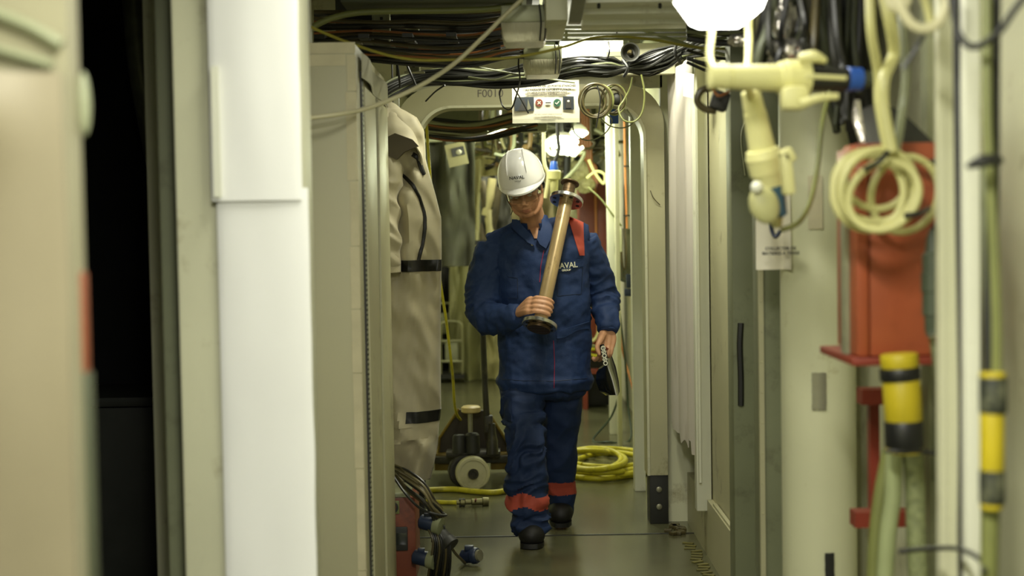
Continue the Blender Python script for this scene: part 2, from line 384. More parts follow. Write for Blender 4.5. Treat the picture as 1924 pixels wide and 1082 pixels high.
# small hook and scratches on post
MB().tube([P(1222, 358, YB-.065), P(1228, 372, YB-.075), P(1240, 385, YB-.065)], .002, seg=6).build('wire_hook', M_brown, door)
MB().tube([P(1400, 330, 5.15), P(1392, 260, 5.15), P(1400, 225, 5.15), P(1406, 200, 5.15)], .004, seg=6).build('wire', M_galv, None, 'thin bent wire hanging on grey-green post', cat='wire')
# notice on the column
def nt_(u, v):
    x = P(1437, 541, 4.12).x+(P(1500, 541, 4.12).x-P(1437, 541, 4.12).x)*u
    z = P(1468, 509, 4.12).z+(P(1468, 305, 4.12).z-P(1468, 509, 4.12).z)*v
    return (x, 4.3-math.sqrt(max(.0009, .1145**2-(x-.925)**2))-.006-.012*(1-v)*abs(math.sin(u*4)), z)
t = MB().sheet(nt_, 12, 16, .001).build('notice_sheet', M_paper, None, 'white notice in a clear sleeve on the round column', cat='notice')
for i, s_ in enumerate(['COLLECTER DE', 'MATIERES A TERRE']): text(s_, .013, P(1467, 467+i*9, 4.16), (rad(90), 0, 0), M_ink, t, bold=.0004)
MB().tube([P(1447, 405, 4.17), P(1450, 432, 4.17), P(1457, 445, 4.16), P(1466, 434, 4.16)], .006, seg=8).build('printed_symbol', M_dblue, t)
MB().span(P(1483, 324, 4.11), P(1488, 310, 4.106)).build('printed_symbol', M_orcab, t)
# things stuck on the column
def plate(px0, px1, py0, py1, d, label, m_, name='tape_patch'):
    def fn(u, v):
        a_ = P(px0+(px1-px0)*u, 541, d).x; z = P((px0+px1)/2, py1+(py0-py1)*v, d).z
        y = 4.3-math.sqrt(max(.0, .115**2-(a_-.925)**2))-.002
        return (a_+.002*noise.noise((z*60, 0, 0)), y, z+.004*noise.noise((u*9, v, 0)))
    return MB().sheet(fn, 8, 10, .0015).build(name, m_, None, label, cat='patch')
plate(1524, 1550, 700, 770, 4.19, 'torn silver tape patch halfway down the round column', M_alu)
plate(1520, 1546, 330, 430, 4.19, 'ribbed silver tape patch high on the round column', M_tape)
plate(1545, 1563, 1038, 1090, 4.19, 'dark rust hole patch low on the round column', M_dark)

# ================================================ RED BOX + cables on the right
t = thing('switch_box', 'red enamelled switch box hung on the right wall behind the cable coil', 'electrical box', P(1680, 690, 3.25))
a = P(1606, 668, 3.2); b = P(1758, 268, 3.2)
MB().span((a.x+.03, 3.18, a.z), (b.x, 3.5, b.z), bevel=.004).build('body', M_red, t)
MB().span((a.x, 3.175, a.z), (a.x+.026, 3.3, b.z), bevel=.004).build('door_edge', M_red, t)
MB().span((a.x-.012, 3.24, a.z-.0), (a.x-.001, 3.28, b.z-.03)).build('backing_plate', M_galv, t)
MB().span((a.x-.014, 3.16, a.z-.02), (b.x+.012, 3.5, a.z-.002), bevel=.003).build('bottom_lip', M_dred, t)
MB().ball(P(1598, 505, 3.28), (.008, .01, .045)).build('latch', M_dark, t)
MB().prism([P(1660, 268, 3.2), P(1755, 268, 3.2), P(1700, 215, 3.3), P(1660, 190, 3.3)], (0, .2, 0)).build('rubber_shroud', M_black, t)

def ell(cx, cy, rx, ry, d, n=16, ph=0, dd=0, turns=1.0, tilt=0):
    out = []
    for i in range(int(n*turns)+1):
        g = ph+2*math.pi*i/n; x_ = rx*math.cos(g); y_ = ry*math.sin(g)
        out.append((cx+x_*math.cos(tilt)-y_*math.sin(tilt), cy+x_*math.sin(tilt)+y_*math.cos(tilt), d+dd*math.sin(g*1.3+ph)))
    return out
t = thing('cable_coil', 'coiled pale yellow cable tied in front of the red switch box', 'cable coil', P(1650, 445, 3.0))
for (cx, cy, rx, ry, d, ph, tl) in [(1640, 350, 74, 66, 3.05, 0, .3), (1650, 355, 68, 76, 2.98, 1, .5), (1632, 362, 66, 70, 3.02, 2, 0), (1660, 368, 60, 70, 2.96, 3, .9), (1645, 340, 60, 52, 3.08, 4, .2), (1700, 365, 62, 72, 3.1, 5, .4)]:
    MB().tube([P(*q) for q in ell(cx, cy, rx, ry, d, 14, ph, .012, 1.0, tl)], .0085, seg=10, sub=4).build('cable_loop', M_yelcab, t)
MB().tube([P(1668, 285, 2.93), P(1650, 305, 2.92), P(1625, 318, 2.95)], .006, seg=6).build('tie', M_black, t)
MB().tube([P(1700, 405, 2.93), P(1725, 402, 2.92), P(1745, 392, 2.97)], .006, seg=6).build('tie', M_black, t)
G = 'cables hanging down to the red box'
cable([(1634, -20, 2.95), (1637, 60, 2.95), (1650, 140, 3.0), (1652, 200, 3.0), (1668, 282, 2.98)], .010, M_yelcab, 'leftmost pale yellow cable dropping from above to the coil', group=G)
cable([(1658, -20, 2.95), (1672, 40, 2.95), (1680, 100, 3.0), (1662, 145, 2.97), (1660, 200, 2.97), (1676, 285, 2.97)], .013, M_yelcab, 'thick pale yellow cable bulging right then dropping to the coil', group=G)
cable([(1690, -20, 3.05), (1697, 60, 3.05), (1702, 140, 3.05), (1695, 210, 3.05), (1682, 290, 3.0)], .010, M_grcab, 'grey-green cable dropping just right of the yellow ones to the coil', group=G)
# thick loops top right
t = thing('cable_coil', 'thick cream cable loops hanging at the top right', 'cable coil', P(1730, 60, 2.6))
MB().tube([P(*q) for q in [(1690, -30, 2.6), (1693, 10, 2.6), (1712, 45, 2.6), (1740, 54, 2.6), (1765, 40, 2.6), (1780, 0, 2.6), (1778, -40, 2.6)]], .0095, seg=12).build('cable_loop', M_creamcab, t)
MB().tube([P(*q) for q in [(1672, -30, 2.7), (1676, 8, 2.7), (1688, 18, 2.7), (1702, 8, 2.7), (1712, -30, 2.7)]], .0085, seg=12).build('cable_loop', M_creamcab, t)
MB().tube([P(*q) for q in [(1728, -30, 2.75), (1745, 25, 2.75), (1750, 60, 2.75)]], .008, seg=12).build('cable_loop', M_yelcab, t)
MB().tube([P(1736, 65, 2.65), P(1717, 98, 2.65), P(1697, 130, 2.65)], .004, seg=6).build('tie_tail', M_black, t)
# banded cable bundle below the red box
t = thing('cable_sleeve', 'yellow and black taped cable sleeve under the red switch box', 'cable sleeve', P(1700, 850, 3.2))
def band(px0, px1, y0, y1, d, m_, nm='tape_band', par=None, k=1.0, dx=0):
    a = P((px0+px1)/2, y0, d); b = P((px0+px1)/2+dx, y1, d); r = S((px1-px0)/2, d)*k
    L = (b-a).length; r2 = r*1.0
    return MB().lathe(a, b-a, [(0, r*.96), (.003, r), (L-.003, r2), (L, r2*.96)], 24).build(nm, m_, par)
band(1654, 1724, 665, 692, 3.1, M_yel, par=t, dx=2)
band(1653, 1727, 690, 714, 3.1, M_black, par=t, dx=2, k=1.02)
band(1658, 1728, 712, 792, 3.1, M_yel, par=t, dx=5)
band(1662, 1733, 790, 841, 3.1, M_black, par=t, dx=2, k=1.02)
band(1663, 1733, 840, 850, 3.1, M_yel, par=t)
MB().tube([P(1663, 847, 3.03), P(1698, 850, 3.01), P(1730, 848, 3.03), P(1766, 853, 3.02)], .0045, seg=6).build('tie', M_black, t)
G = 'cables leaving the yellow and black sleeve'
cable([(1672, 845, 3.25), (1655, 930, 3.25), (1645, 1020, 3.25), (1640, 1140, 3.25)], .017, M_olcab, 'leftmost olive cable fanning out below the taped sleeve', group=G, seg=14)
cable([(1680, 845, 3.2), (1678, 930, 3.2), (1668, 1010, 3.2), (1660, 1140, 3.2)], .019, mat('sage_cable', (150, 158, 112), .45), 'middle pale sage cable below the taped sleeve', group=G, seg=14)
cable([(1715, 845, 3.2), (1720, 930, 3.2), (1722, 1010, 3.2), (1728, 1140, 3.2)], .023, mat('rough_sage_cable', (128, 134, 92), .6, var=.25, scale=60, bump=.4), 'right thick rough sage cable below the taped sleeve', group=G, seg=14)
# green strut, dark cable, pale strips at the right
MB().span((P(1744, 541, 3.4).x, 3.4, 0), (P(1762, 541, 3.4).x, 3.46, 2.35)).build('strut_rail', M_galv, None, 'grey-green upright strut rail right of the red box', cat='strut')
a = P(1766, 541, 2.9).x; b = P(1800, 541, 2.9).x
MB().span((a, 2.9, 0), (a+.012, 2.93, ZC)).span((a+.012, 2.905, 0), (a+.025, 2.93, ZC)).span((a+.025, 2.9, 0), (b, 2.93, ZC)).build('trunking', M_cream, None, 'cream upright trunking between strut and black cable', cat='trunking')
MB().span((P(1814, 541, 2.7).x, 2.7, 0), (P(1842, 541, 2.7).x, 2.73, ZC), bevel=.004).build('trunking', M_white, None, 'pale upright trunking between black cable and banded hose', cat='trunking')
cable([(1796, -20, 2.75), (1800, 300, 2.75), (1805, 600, 2.75), (1808, 800, 2.75), (1806, 1000, 2.75), (1808, 1140, 2.75)], .0075, M_black, 'straight black cable running full height between the pale trunkings')
G = 'upright cables beside the white wall'
cable([(1853, -20, 2.42), (1854, 200, 2.42), (1858, 300, 2.42), (1868, 480, 2.42), (1873, 620, 2.42), (1872, 720, 2.42)], .009, M_olcab, 'olive cable running down into the banded hose', group=G)
cable([(1868, -20, 2.46), (1866, 200, 2.46), (1866, 300, 2.46), (1862, 500, 2.46), (1860, 620, 2.46), (1862, 720, 2.46)], .012, M_dark, 'dark cable running down into the banded hose', group=G)
cable([(1848, 300, 2.5), (1850, 500, 2.5), (1855, 720, 2.5)], .006, M_grcab, 'thin grey-green cable behind the dark one above banded hose', group=G)
t = thing('cable_sleeve', 'worn black and yellow banded hose sleeve beside the white wall', 'cable sleeve', P(1865, 955, 2.4))
band(1840, 1890, 700, 708, 2.4, M_yel, par=t); band(1840, 1892, 708, 775, 2.4, M_wornblk, par=t)
band(1842, 1887, 773, 885, 2.4, M_yel, par=t); band(1840, 1888, 883, 945, 2.4, M_wornblk, par=t); band(1842, 1884, 944, 955, 2.4, M_yel, par=t)
cable([(1862, 945, 2.42), (1860, 1020, 2.42), (1857, 1140, 2.42)], .015, M_olcab, 'olive cable leaving the bottom of the banded hose', seg=12)
MB().tube([P(1817, 313, 2.38), P(1845, 303, 2.36), P(1872, 300, 2.37), P(1882, 304, 2.4)], [.004, .012, .010, .004], seg=8).build('cable_tie', M_dark, None, 'black cable clip around upright cables by the white wall', cat='cable tie')
cable([(1945, -30, 2.3), (1905, 20, 2.32), (1875, 62, 2.34), (1830, 88, 2.38), (1800, 60, 2.4), (1785, -20, 2.42)], .006, M_dark, 'thin black cable curving across the top right corner')
cable([(1690, 1036, 2.9), (1740, 1031, 2.85), (1795, 1030, 2.7), (1825, 1040, 2.55), (1845, 1055, 2.45), (1850, 1075, 2.4)], .005, M_black, 'thin black cable strung across to the banded hose near the bottom')
# red pipe stand behind the cables
t = thing('pipe_stand', 'red steel bracket stand behind the cables at lower right', 'stand', (.97, 3.75, 0))
MB().span((.93, 3.7, 0), (.955, 3.73, .98)).build('upright', M_dred, t)
MB().span((.90, 3.66, .98), (1.07, 3.72, 1.02)).build('arm', M_dred, t)
MB().span((.88, 3.66, .66), (1.07, 3.72, .70)).build('arm', M_dred, t)
MB().span((1.04, 3.66, 0), (1.07, 3.72, 1.02)).build('upright', M_dred, t)
# grey in-line connector on the right of the red box
t = thing('inline_connector', 'dark green-grey cable connector hanging at right edge of red box', 'connector', P(1752, 632, 3.05))
a = P(1752, 430, 3.05); b = P(1752, 632, 3.05); ax = b-a; L = ax.length; r = S(19, 3.05)
dgp = mat('grey_green_plastic', (70, 78, 60), .45)
MB().lathe(a, ax, [(0, r*.3), (.02, r*.6), (.05, r*.75), (.055, r)]+[(L*.4, r), (L*.4+.002, r*1.12), (L*.58, r*1.12), (L*.59, r)]+[(L*.8, r), (L*.81, r*.8), (L*.95, r*.75), (L, r*.5)], 20).build('body', dgp, t)
MB().lathe(P(1750, 628, 3.03), ax, [(0, r*.55), (.006, r*.5)], 16).build('metal_tip', M_steel, t)
cable([(1750, 630, 3.05), (1758, 700, 3.1), (1757, 800, 3.3), (1755, 900, 3.38)], .006, M_grcab, 'grey-green cable dropping from the connector beside the red box')
cable([(1750, 300, 3.1), (1765, 340, 3.1), (1770, 400, 3.05), (1752, 435, 3.05)], .007, M_black, 'black cable feeding the connector beside the red box')
cable([(1762, 400, 3.02), (1775, 430, 3.02), (1785, 447, 3.02)], .005, M_grcab, 'short grey-green cable end sticking out right of the coil')

# dim things standing in the unlit side room
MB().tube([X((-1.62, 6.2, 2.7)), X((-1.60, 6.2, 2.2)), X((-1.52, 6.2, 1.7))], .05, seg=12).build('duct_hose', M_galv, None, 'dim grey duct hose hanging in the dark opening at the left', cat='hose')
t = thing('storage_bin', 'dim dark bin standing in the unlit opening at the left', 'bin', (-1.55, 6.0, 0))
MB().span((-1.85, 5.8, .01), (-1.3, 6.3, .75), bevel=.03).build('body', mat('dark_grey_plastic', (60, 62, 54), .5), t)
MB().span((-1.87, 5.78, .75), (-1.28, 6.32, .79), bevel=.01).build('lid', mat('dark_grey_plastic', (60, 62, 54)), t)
# ================================================ OVERHEAD
def fixture(px0, px1, py0, py1, d, label, depth=.22):
    a = P(px0, py1, d); b = P(px1, py0, d); zm = a.z+(b.z-a.z)*.52
    t = thing('emergency_light', label, 'light fitting', ((a.x+b.x)/2, d+depth/2, a.z), None)
    MB().span((a.x, d, zm), (b.x, d+depth, b.z), bevel=.006).build('housing', M_galv, t)
    cx, cy = (a.x+b.x)/2, d+depth/2; hx, hy = (b.x-a.x)/2, depth/2
    rg = []
    for k, q in [(0, 1), (.15, 1), (.8, .9), (1, .8)]:
        z = zm+(a.z-zm)*k; rg.append([(cx-hx*q, cy-hy*q, z), (cx+hx*q, cy-hy*q, z), (cx+hx*q, cy+hy*q, z), (cx-hx*q, cy+hy*q, z)])
    MB().ring_loft(rg).build('ribbed_diffuser', M_prism, t)
    w_ = MB()
    for k in (.62, .82): w_.tube([(cx+hx*k, d-.006, a.z-.0), (cx+hx*(k+.06), d-.008, zm), (cx+hx*k, d-.006, b.z)], .003, seg=6)
    w_.build('wire_clip', M_dark, t); MB().span((cx-.008, cy-.01, b.z), (cx+.008, cy+.01, ZC)).build('hanger', M_galv, t)
    return t
fixture(942, 1030, 8, 78, 5.0, 'ribbed clear light fitting at the top where the pale cable ends')
fixture(984, 1056, 84, 140, 5.9, 'second dimmer ribbed light fitting hanging above the printed sign')
# beams, ducts and conduits over the passage
def hbar(px0, px1, py0, py1, d0, d1, m_, label, name='duct', cat='duct', z1=None, bev=.003):
    a = P(px0, py1, d0); b = P(px1, py0, d0)
    return MB().span((a.x, d0, a.z), (b.x, d1, z1 or b.z), bevel=bev).build(name, m_, None, label, cat=cat)
t = thing('slatted_duct', 'white slatted overhead duct at the top centre', 'duct', P(1180, 50, 4.7))
for i, (y0, y1) in enumerate([(-60, 10), (12, 30), (33, 48)]):
    a = P(1095, y1, 4.75+i*.12); b = P(1372, y0, 4.75+i*.12)
    MB().span((a.x, 4.7+i*.14, a.z), (b.x, 4.83+i*.14, b.z+.02), bevel=.003).build('slat', M_white, t)
for px in (1125, 1240, 1305): MB().tube([P(px, 8, 4.69), P(px, 14, 4.68)], .006, seg=6, sub=1).build('clip', M_dark, t)
hbar(1026, 1066, -40, 38, 4.8, 5.3, M_cream, 'pale green junction box between light fitting and slatted duct', 'junction_box', 'junction box')
MB().prism([P(1068, 42, 4.75), P(1092, 42, 4.75), P(1108, -40, 4.6), P(1080, -40, 4.6)], (0, .05, 0)).build('channel_profile', M_alu, None, 'slanted grey metal channel left of the slatted duct', cat='channel')
G = 'grey conduits under the slatted duct'
for i, y in enumerate([47, 54, 62, 70]):
    cable([(1040+8*i, y-12, 5.1+i*.12), (1046+6*i, y+2, 5.1+i*.12), (1065, y+4, 5.1+i*.12), (1200, y+3, 5.1+i*.12), (1345, y+2, 5.1+i*.12)], .0055, M_galv, ['topmost', 'second', 'third', 'lowest'][i]+' grey metal conduit running across beneath the white slatted duct', 'conduit', 'conduit', G)
# bright tube lamp in the middle and its bracket
t = thing('tube_lamp', 'lit white fluorescent lamp above the cable bundle, in front of doorway', 'lamp', P(1100, 107, 6.3))
a = P(1052, 107, 6.3); b = P(1150, 80, 6.3)
MB().span((a.x, 6.3, a.z+.012), (b.x+.05, 6.42, b.z+.01), bevel=.004).build('housing', M_white, t)
MB().tube([(a.x, 6.285, a.z+.022), (b.x-.01, 6.285, a.z+.022)], .016, seg=12).build('tube', M_emit2, t)
MB().tube([(a.x+.01, 6.3, a.z+.002), (b.x-.03, 6.3, a.z+.002)], .014, seg=12).build('tube', M_emit2, t)
hbar(1150, 1268, 80, 140, 6.6, 6.66, M_cream, 'cream overhead panel behind the black roll above doorway', 'overhead_panel', 'panel')
t = thing('horn_speaker', 'round black loudspeaker above the middle of the cable bundle', 'speaker', P(1184, 116, 6.2))
c_ = P(1184, 98, 6.2); r = S(18, 6.2)
MB().lathe(c_+X((0, .09, 0)), (0, -1, 0), [(0, r*.5), (.04, r*.7), (.085, r), (.1, r), (.098, r*.85), (.07, r*.5), (.065, r*.2)], 24).build('horn', M_dark, t)
MB().lathe(c_+X((0, .02, 0)), (0, -1, 0), [(0, r*.3), (.02, r*.25), (.03, .005)], 16).build('centre', M_brown, t)
MB().span((c_.x-.1, 6.25, c_.z-.01), (c_.x-.03, 6.27, c_.z+.01)).build('bracket', M_galv, t)
# overhead strut brackets
for (x0, x1, y0, y1, d, lb) in [(700, 732, 28, 88, 5.7, 'perforated strut hanger between the orange cables above the cabinet'), (655, 670, 36, 80, 5.9, 'narrow strut hanger behind the cabinet top'), (764, 788, 100, 134, 6.2, 'pale bracket on the black cable bundle above the coverall')]:
    t = thing('strut_hanger', lb, 'bracket', P((x0+x1)/2, y1, d))
    a = P(x0, y1, d); b = P(x1, y0, d)
    m_ = MB().span((a.x, d, a.z), (a.x+.006, d+.04, ZC)).span((b.x-.006, d, a.z), (b.x, d+.04, ZC)).span((a.x, d+.03, a.z), (b.x, d+.04, ZC))
    m_.build('channel', M_galv, t); h = MB()
    for k in range(6): h.span(((a.x+b.x)/2-.006, d+.027, a.z+.02+k*.03), ((a.x+b.x)/2+.006, d+.031, a.z+.032+k*.03))
    h.build('slots', M_dark, t); MB().span((a.x-.01, d-.004, a.z-.006), (b.x+.02, d+.05, a.z), bevel=.002).build('foot_plate', M_alu, t)
hbar(563, 580, -60, 80, 4.9, 4.95, M_white, 'white post rising behind the left pillar above the cabinet', 'corner_post', 'post')
hbar(640, 1000, -70, 4, 5.2, 5.4, M_dgreen, 'dark overhead beam at the top left', 'overhead_beam', 'beam')
# transverse tray cables, dark with orange among them
G1 = 'dark cables lying across the overhead tray'; G2 = 'orange cables lying across the overhead tray'
rnd = random.Random(3)
for i in range(26):
    y = 22+i*3.6+rnd.uniform(-2, 2); d = 5.55+rnd.uniform(0, .45)
    o_ = i in (5, 10, 17, 19, 22)
    y2 = y*.95+rnd.uniform(-3, 3)
    cable([(590, y+rnd.uniform(-6, 6), d), (690, y+rnd.uniform(-3, 4), d), (790, y+rnd.uniform(1, 6)+(6 if i > 14 else 0), d), (880, y+rnd.uniform(2, 8)+(6 if i > 14 else 0), d), (950, y2+rnd.uniform(-3, 3), d), (985, y2-rnd.uniform(0, 6), d)], .0042 if o_ else .0075, M_orcab if o_ else (M_blackg if i % 4 else M_brown), ('thin orange cable among black ones on the overhead tray, %s' % ('near its top', 'below the middle')[i > 12]) if o_ else '%s cable on the overhead tray above the grey cabinet, %s layers' % ('brown' if i % 4 == 0 else 'black', ('upper', 'middle', 'lower')[i//9]), group=G2 if o_ else G1)
t = thing('cable_tray', 'overhead cable tray above the grey cabinet', 'cable tray', P(800, 110, 6.1))
for d in (5.55, 6.12):
    a = P(585, 20, d); b = P(1000, 20, d); MB().span((a.x, d-.01, 2.18 if d > 6 else 2.42), (b.x, d+.01, 2.26 if d > 6 else 2.48)).build('rail', M_dark, t)
for i in range(6): MB().span((-.75+i*.17, 5.55, 2.2), (-.71+i*.17, 6.12, 2.215)).build('rung', M_dark, t)
MB().span((-.78, 6.5, 2.3), (1.0, 6.54, 2.7)).build('backing_plate', M_dark, t)
# black main bundle that passes in front of the bulkhead
G = 'black cables of the main overhead bundle'
rnd = random.Random(11)
PR = [(700, 190, 22, 6.3), (738, 166, 16, 6.35), (790, 148, 14, 6.4), (850, 146, 16, 6.4), (930, 148, 15, 6.4), (1010, 136, 26, 6.35), (1080, 124, 24, 6.3), (1140, 126, 20, 6.3), (1176, 127, 9, 6.3), (1220, 122, 22, 6.25), (1258, 106, 22, 6.2), (1282, 96, 16, 6.1), (1345, 78, 28, 5.8), (1420, 62, 30, 5.0)]
for i in range(34):
    g = i*2.39996; rr_ = math.sqrt((i+.5)/34)
    wob = [(rnd.uniform(-.25, .25), rnd.uniform(-.25, .25)) for _ in PR]
    pts = []
    for k, (x, y, h, d) in enumerate(PR):
        pts.append((x, y+h*(rr_*math.sin(g+k*.18)+wob[k][0]*(h > 10)), d+S(h, d)*.8*(rr_*math.cos(g+k*.18)+wob[k][1])))
    if i % 5 == 4: pts = pts[:rnd.choice([9, 10, 12])]
    cable(pts, rnd.choice([.0055, .0065, .0075]), M_blackg if i % 7 else M_grcab, 'black cable in the %s of the thick overhead bundle above the doorway' % ('core' if rr_ < .6 else 'outer layer') if i % 7 else 'grey-green cable in the thick overhead bundle crossing above the doorway', group=G if i % 7 else 'grey-green cables of the main overhead bundle', seg=7, sub=5)
def tie(pts, r, label, m_=M_black): return cable(pts, r, m_, label, 'cable tie', 'cable_tie', seg=6)
tie([(1170, 112, 6.2), (1180, 128, 6.18), (1172, 144, 6.2)], .007, 'black tie pinching the overhead bundle below the black loudspeaker')
tie([(1272, 82, 6.05), (1268, 100, 6.03), (1280, 120, 6.05)], .006, 'black tie holding the right end of the overhead bundle')
tie([(742, 104, 6.2), (748, 130, 6.18), (752, 165, 6.2)], .005, 'left black strap around the bundle above coverall')
tie([(757, 104, 6.2), (768, 130, 6.18), (782, 162, 6.2)], .005, 'slanting black strap around the bundle above coverall')
tie([(800, 190, 6.5), (818, 172, 6.4), (836, 160, 6.35)], .004, 'loose black tie tail sticking out below the bundle left of the stencilled letters')
tie([(978, 80, 6.1), (974, 120, 6.1), (977, 150, 6.12), (970, 180, 6.3), (960, 205, 6.35), (945, 200, 6.4), (939, 175, 6.4), (948, 158, 6.4), (960, 160, 6.38), (975, 180, 6.35), (993, 213, 6.35)], .0035, 'looped black cable tie dangling in front of the printed sign')
tie([(1150, 36, 5.5), (1159, 60, 5.5), (1150, 74, 5.5), (1138, 72, 5.52)], .003, 'thin black tie on the grey conduits')
tie([(1143, 78, 6.15), (1145, 95, 6.12), (1142, 108, 6.15)], .004, 'black tie in front of the lit tube lamp')
# singled-out cables
cable([(440, 232, 4.3), (520, 227, 4.4), (565, 223, 4.55), (640, 214, 4.6), (700, 200, 4.7), (780, 166, 4.8), (850, 122, 4.9), (905, 72, 4.9), (945, 32, 4.9), (985, -6, 4.9)], .0078, M_creamcab, 'pale cream cable drooping diagonally from the left pillar to the ceiling', seg=12)
cable([(555, 36, 4.9), (600, 58, 4.95), (660, 82, 5.0), (730, 104, 5.0), (790, 113, 5.0), (860, 112, 5.0), (940, 110, 5.0), (1000, 102, 5.0), (1060, 88, 5.0), (1120, 70, 5.05), (1210, 72, 5.1), (1300, 88, 5.2), (1370, 92, 5.3)], .0052, mat('yellow_green_cable', (150, 142, 50), .4), 'thin yellow-green cable sagging across the top from the left pillar')
cable([(585, 52, 5.3), (620, 35, 5.3), (670, 24, 5.3), (740, 21, 5.3), (840, 20, 5.3), (930, 16, 5.3), (980, 5, 5.3)], .0115, M_olcab, 'thick grey-olive cable curving along the top left above the cabinet', seg=12)
cable([(1130, 32, 5.2), (1180, 48, 5.3), (1250, 70, 5.4), (1320, 92, 5.4), (1400, 112, 5.4), (1440, 125, 5.4)], .006, M_grcab, 'grey-green cable slanting down right from the slatted duct')
cable([(880, 145, 6.25), (930, 150, 6.2), (975, 138, 6.2), (1030, 148, 6.2), (1080, 155, 6.2)], .0045, M_grcab, 'slim grey cable weaving along the underside of the bundle by the sign')
cable([(700, 86, 5.9), (790, 98, 5.95), (860, 118, 6.0), (930, 132, 6.1), (985, 142, 6.1)], .004, M_grcab, 'slim grey cable slanting under the orange tray cables')
# printed sign
t = thing('door_sign', 'white printed sign with red cross and green tick above the doorway', 'sign', P(1026, 232, 6.62))
a = P(963, 232, 6.62); b = P(1088, 150, 6.62)
MB().sheet(lambda u, v: (a.x+(b.x-a.x)*u, 6.62-.006*math.sin(u*3.1)-.004*math.sin(v*4), a.z+(b.z-a.z)*v), 12, 10, .0015).build('sheet', M_paper, t)
RT = RC @ Matrix.Identity(3); RT = Matrix(((1, 0, 0), (0, 0, -1), (0, 1, 0)))
def tx(s_, size, px, py, m_=M_ink, bold=.0005, d=6.605): return text(s_, size, P(px, py, d), RT, m_, t, bold=bold)
tx('NE PAS ENTRAVER LES PORTES ETANCHES', .0128, 1032, 162); tx('AU PASSAGE DE CABLES ET TUYAUX', .0128, 1030, 169)
tx('LES CABLES DOIVENT ETRE RETIRES AVANT', .0095, 1028, 173.5, M_greyink); tx('TOUTE FERMETURE DES PORTES ET PANNEAUX', .0095, 1028, 177, M_greyink)
tx('NE RIEN LAISSER DANS LE PASSAGE', .008, 1030, 215, M_greyink, 0); tx('EN CAS DE DOUTE', .008, 1030, 219.5, M_greyink, 0); tx('LE RESPONSABLE DOIT ETRE PREVENU', .008, 1032, 224, M_greyink, 0)
def rect(px0, px1, py0, py1, d, m_, nm, par):
    a_ = P(px0, py1, d); b_ = P(px1, py0, d); return MB().span((a_.x, d-.001, a_.z), (b_.x, d+.002, b_.z)).build(nm, m_, par)
rect(967, 1003, 182, 209, 6.606, mat('photo_ink', (44, 50, 56), .5), 'printed_photo', t); rect(1058, 1078, 181, 206, 6.606, MATS['photo_ink'], 'printed_photo', t)
MB().prism([P(974, 208, 6.603), P(992, 208, 6.603), P(984, 184, 6.603)], (0, .001, 0)).build('photo_detail', M_ink, t)
MB().prism([P(990, 208, 6.603), P(998, 204, 6.603), P(992, 186, 6.603)], (0, .001, 0)).build('photo_detail', M_alu, t)
rect(1063, 1073, 186, 203, 6.603, M_ink, 'photo_detail', t)
MB().ball(P(1068, 190, 6.602), (.006, .001, .005)).build('photo_detail', M_paper, t)
def disc(px, py, r, d, m_): return MB().lathe(P(px, py, d), (0, -1, 0), [(0, r), (.001, r)], 24).build('printed_disc', m_, t)
disc(1013, 193, .0175, 6.605, mat('sign_red', (120, 60, 46), .5)); disc(1047, 193, .0175, 6.605, mat('sign_green', (48, 88, 66), .5))
c_ = P(1013, 193, 6.602)
for sg in (1, -1): MB().box(c_, (.019, .001, .004), Matrix.Rotation(sg*rad(45), 3, 'Y')).build('cross_stroke', M_paper, t)
c_ = P(1047, 193, 6.602)
MB().box(c_+X((.003, 0, 0)), (.019, .001, .004), Matrix.Rotation(rad(-50), 3, 'Y')).build('tick_stroke', M_paper, t)
MB().box(c_+X((-.006, 0, -.003)), (.009, .001, .004), Matrix.Rotation(rad(45), 3, 'Y')).build('tick_stroke', M_paper, t)
MB().span(P(1025, 194.4, 6.604), P(1035, 192, 6.6), bevel=0).build('arrow', M_ink, t)
MB().sheet(lambda u, v: (a.x-.006+(b.x-a.x+.014)*u, 6.60-.008*math.sin(u*3.1)*v, a.z-.012+(.03)*v), 8, 4, .001).build('clear_sleeve', M_clear, t)
# cable coils beside the sign
t = thing('cable_coil', 'dark olive cable coil hanging just right of the printed sign', 'cable coil', P(1120, 224, 6.2))
for i, (cx, cy, rx, ry) in enumerate([(1118, 189, 30, 32), (1121, 188, 26, 30), (1116, 191, 22, 26), (1124, 190, 28, 31)]):
    MB().tube([P(*q) for q in ell(cx, cy, rx, ry, 6.2+.012*i, 14, i, .006, 1.0, .1*i)], .0052, seg=8, sub=4).build('cable_loop', M_brown if i < 3 else M_olcab, t)
MB().tube([P(1122, 160, 6.19), P(1128, 190, 6.18), P(1120, 240, 6.19)], .003, seg=6).build('tie', M_black, t)
t = thing('cable_coil', 'smaller olive cable coil overlapping the right side of the first coil', 'cable coil', P(1152, 215, 6.26))
for i, (cx, cy, rx, ry) in enumerate([(1152, 186, 22, 27), (1156, 188, 20, 28), (1150, 190, 17, 22)]):
    MB().tube([P(*q) for q in ell(cx, cy, rx, ry, 6.26+.01*i, 14, i, .006, 1.0, .1*i)], .0042, seg=8, sub=4).build('cable_loop', M_olcab if i == 1 else M_brown, t)
MB().ball(P(1160, 186, 6.3), (.03, .02, .028)).build('plug', M_dark, t)
cable([(1205, 140, 6.2), (1211, 175, 6.2), (1207, 210, 6.2), (1192, 228, 6.2), (1172, 226, 6.2), (1162, 205, 6.22), (1172, 188, 6.24), (1184, 165, 6.24), (1188, 145, 6.24)], .004, M_olcab, 'olive cable hanging in a long loop right of the coils')
cable([(1075, 225, 7.0), (1080, 250, 7.0), (1105, 264, 7.0), (1135, 252, 7.0), (1150, 228, 7.0), (1140, 215, 6.9)], .003, M_grcab, 'thin grey wire looping beneath the coils behind the doorway top')
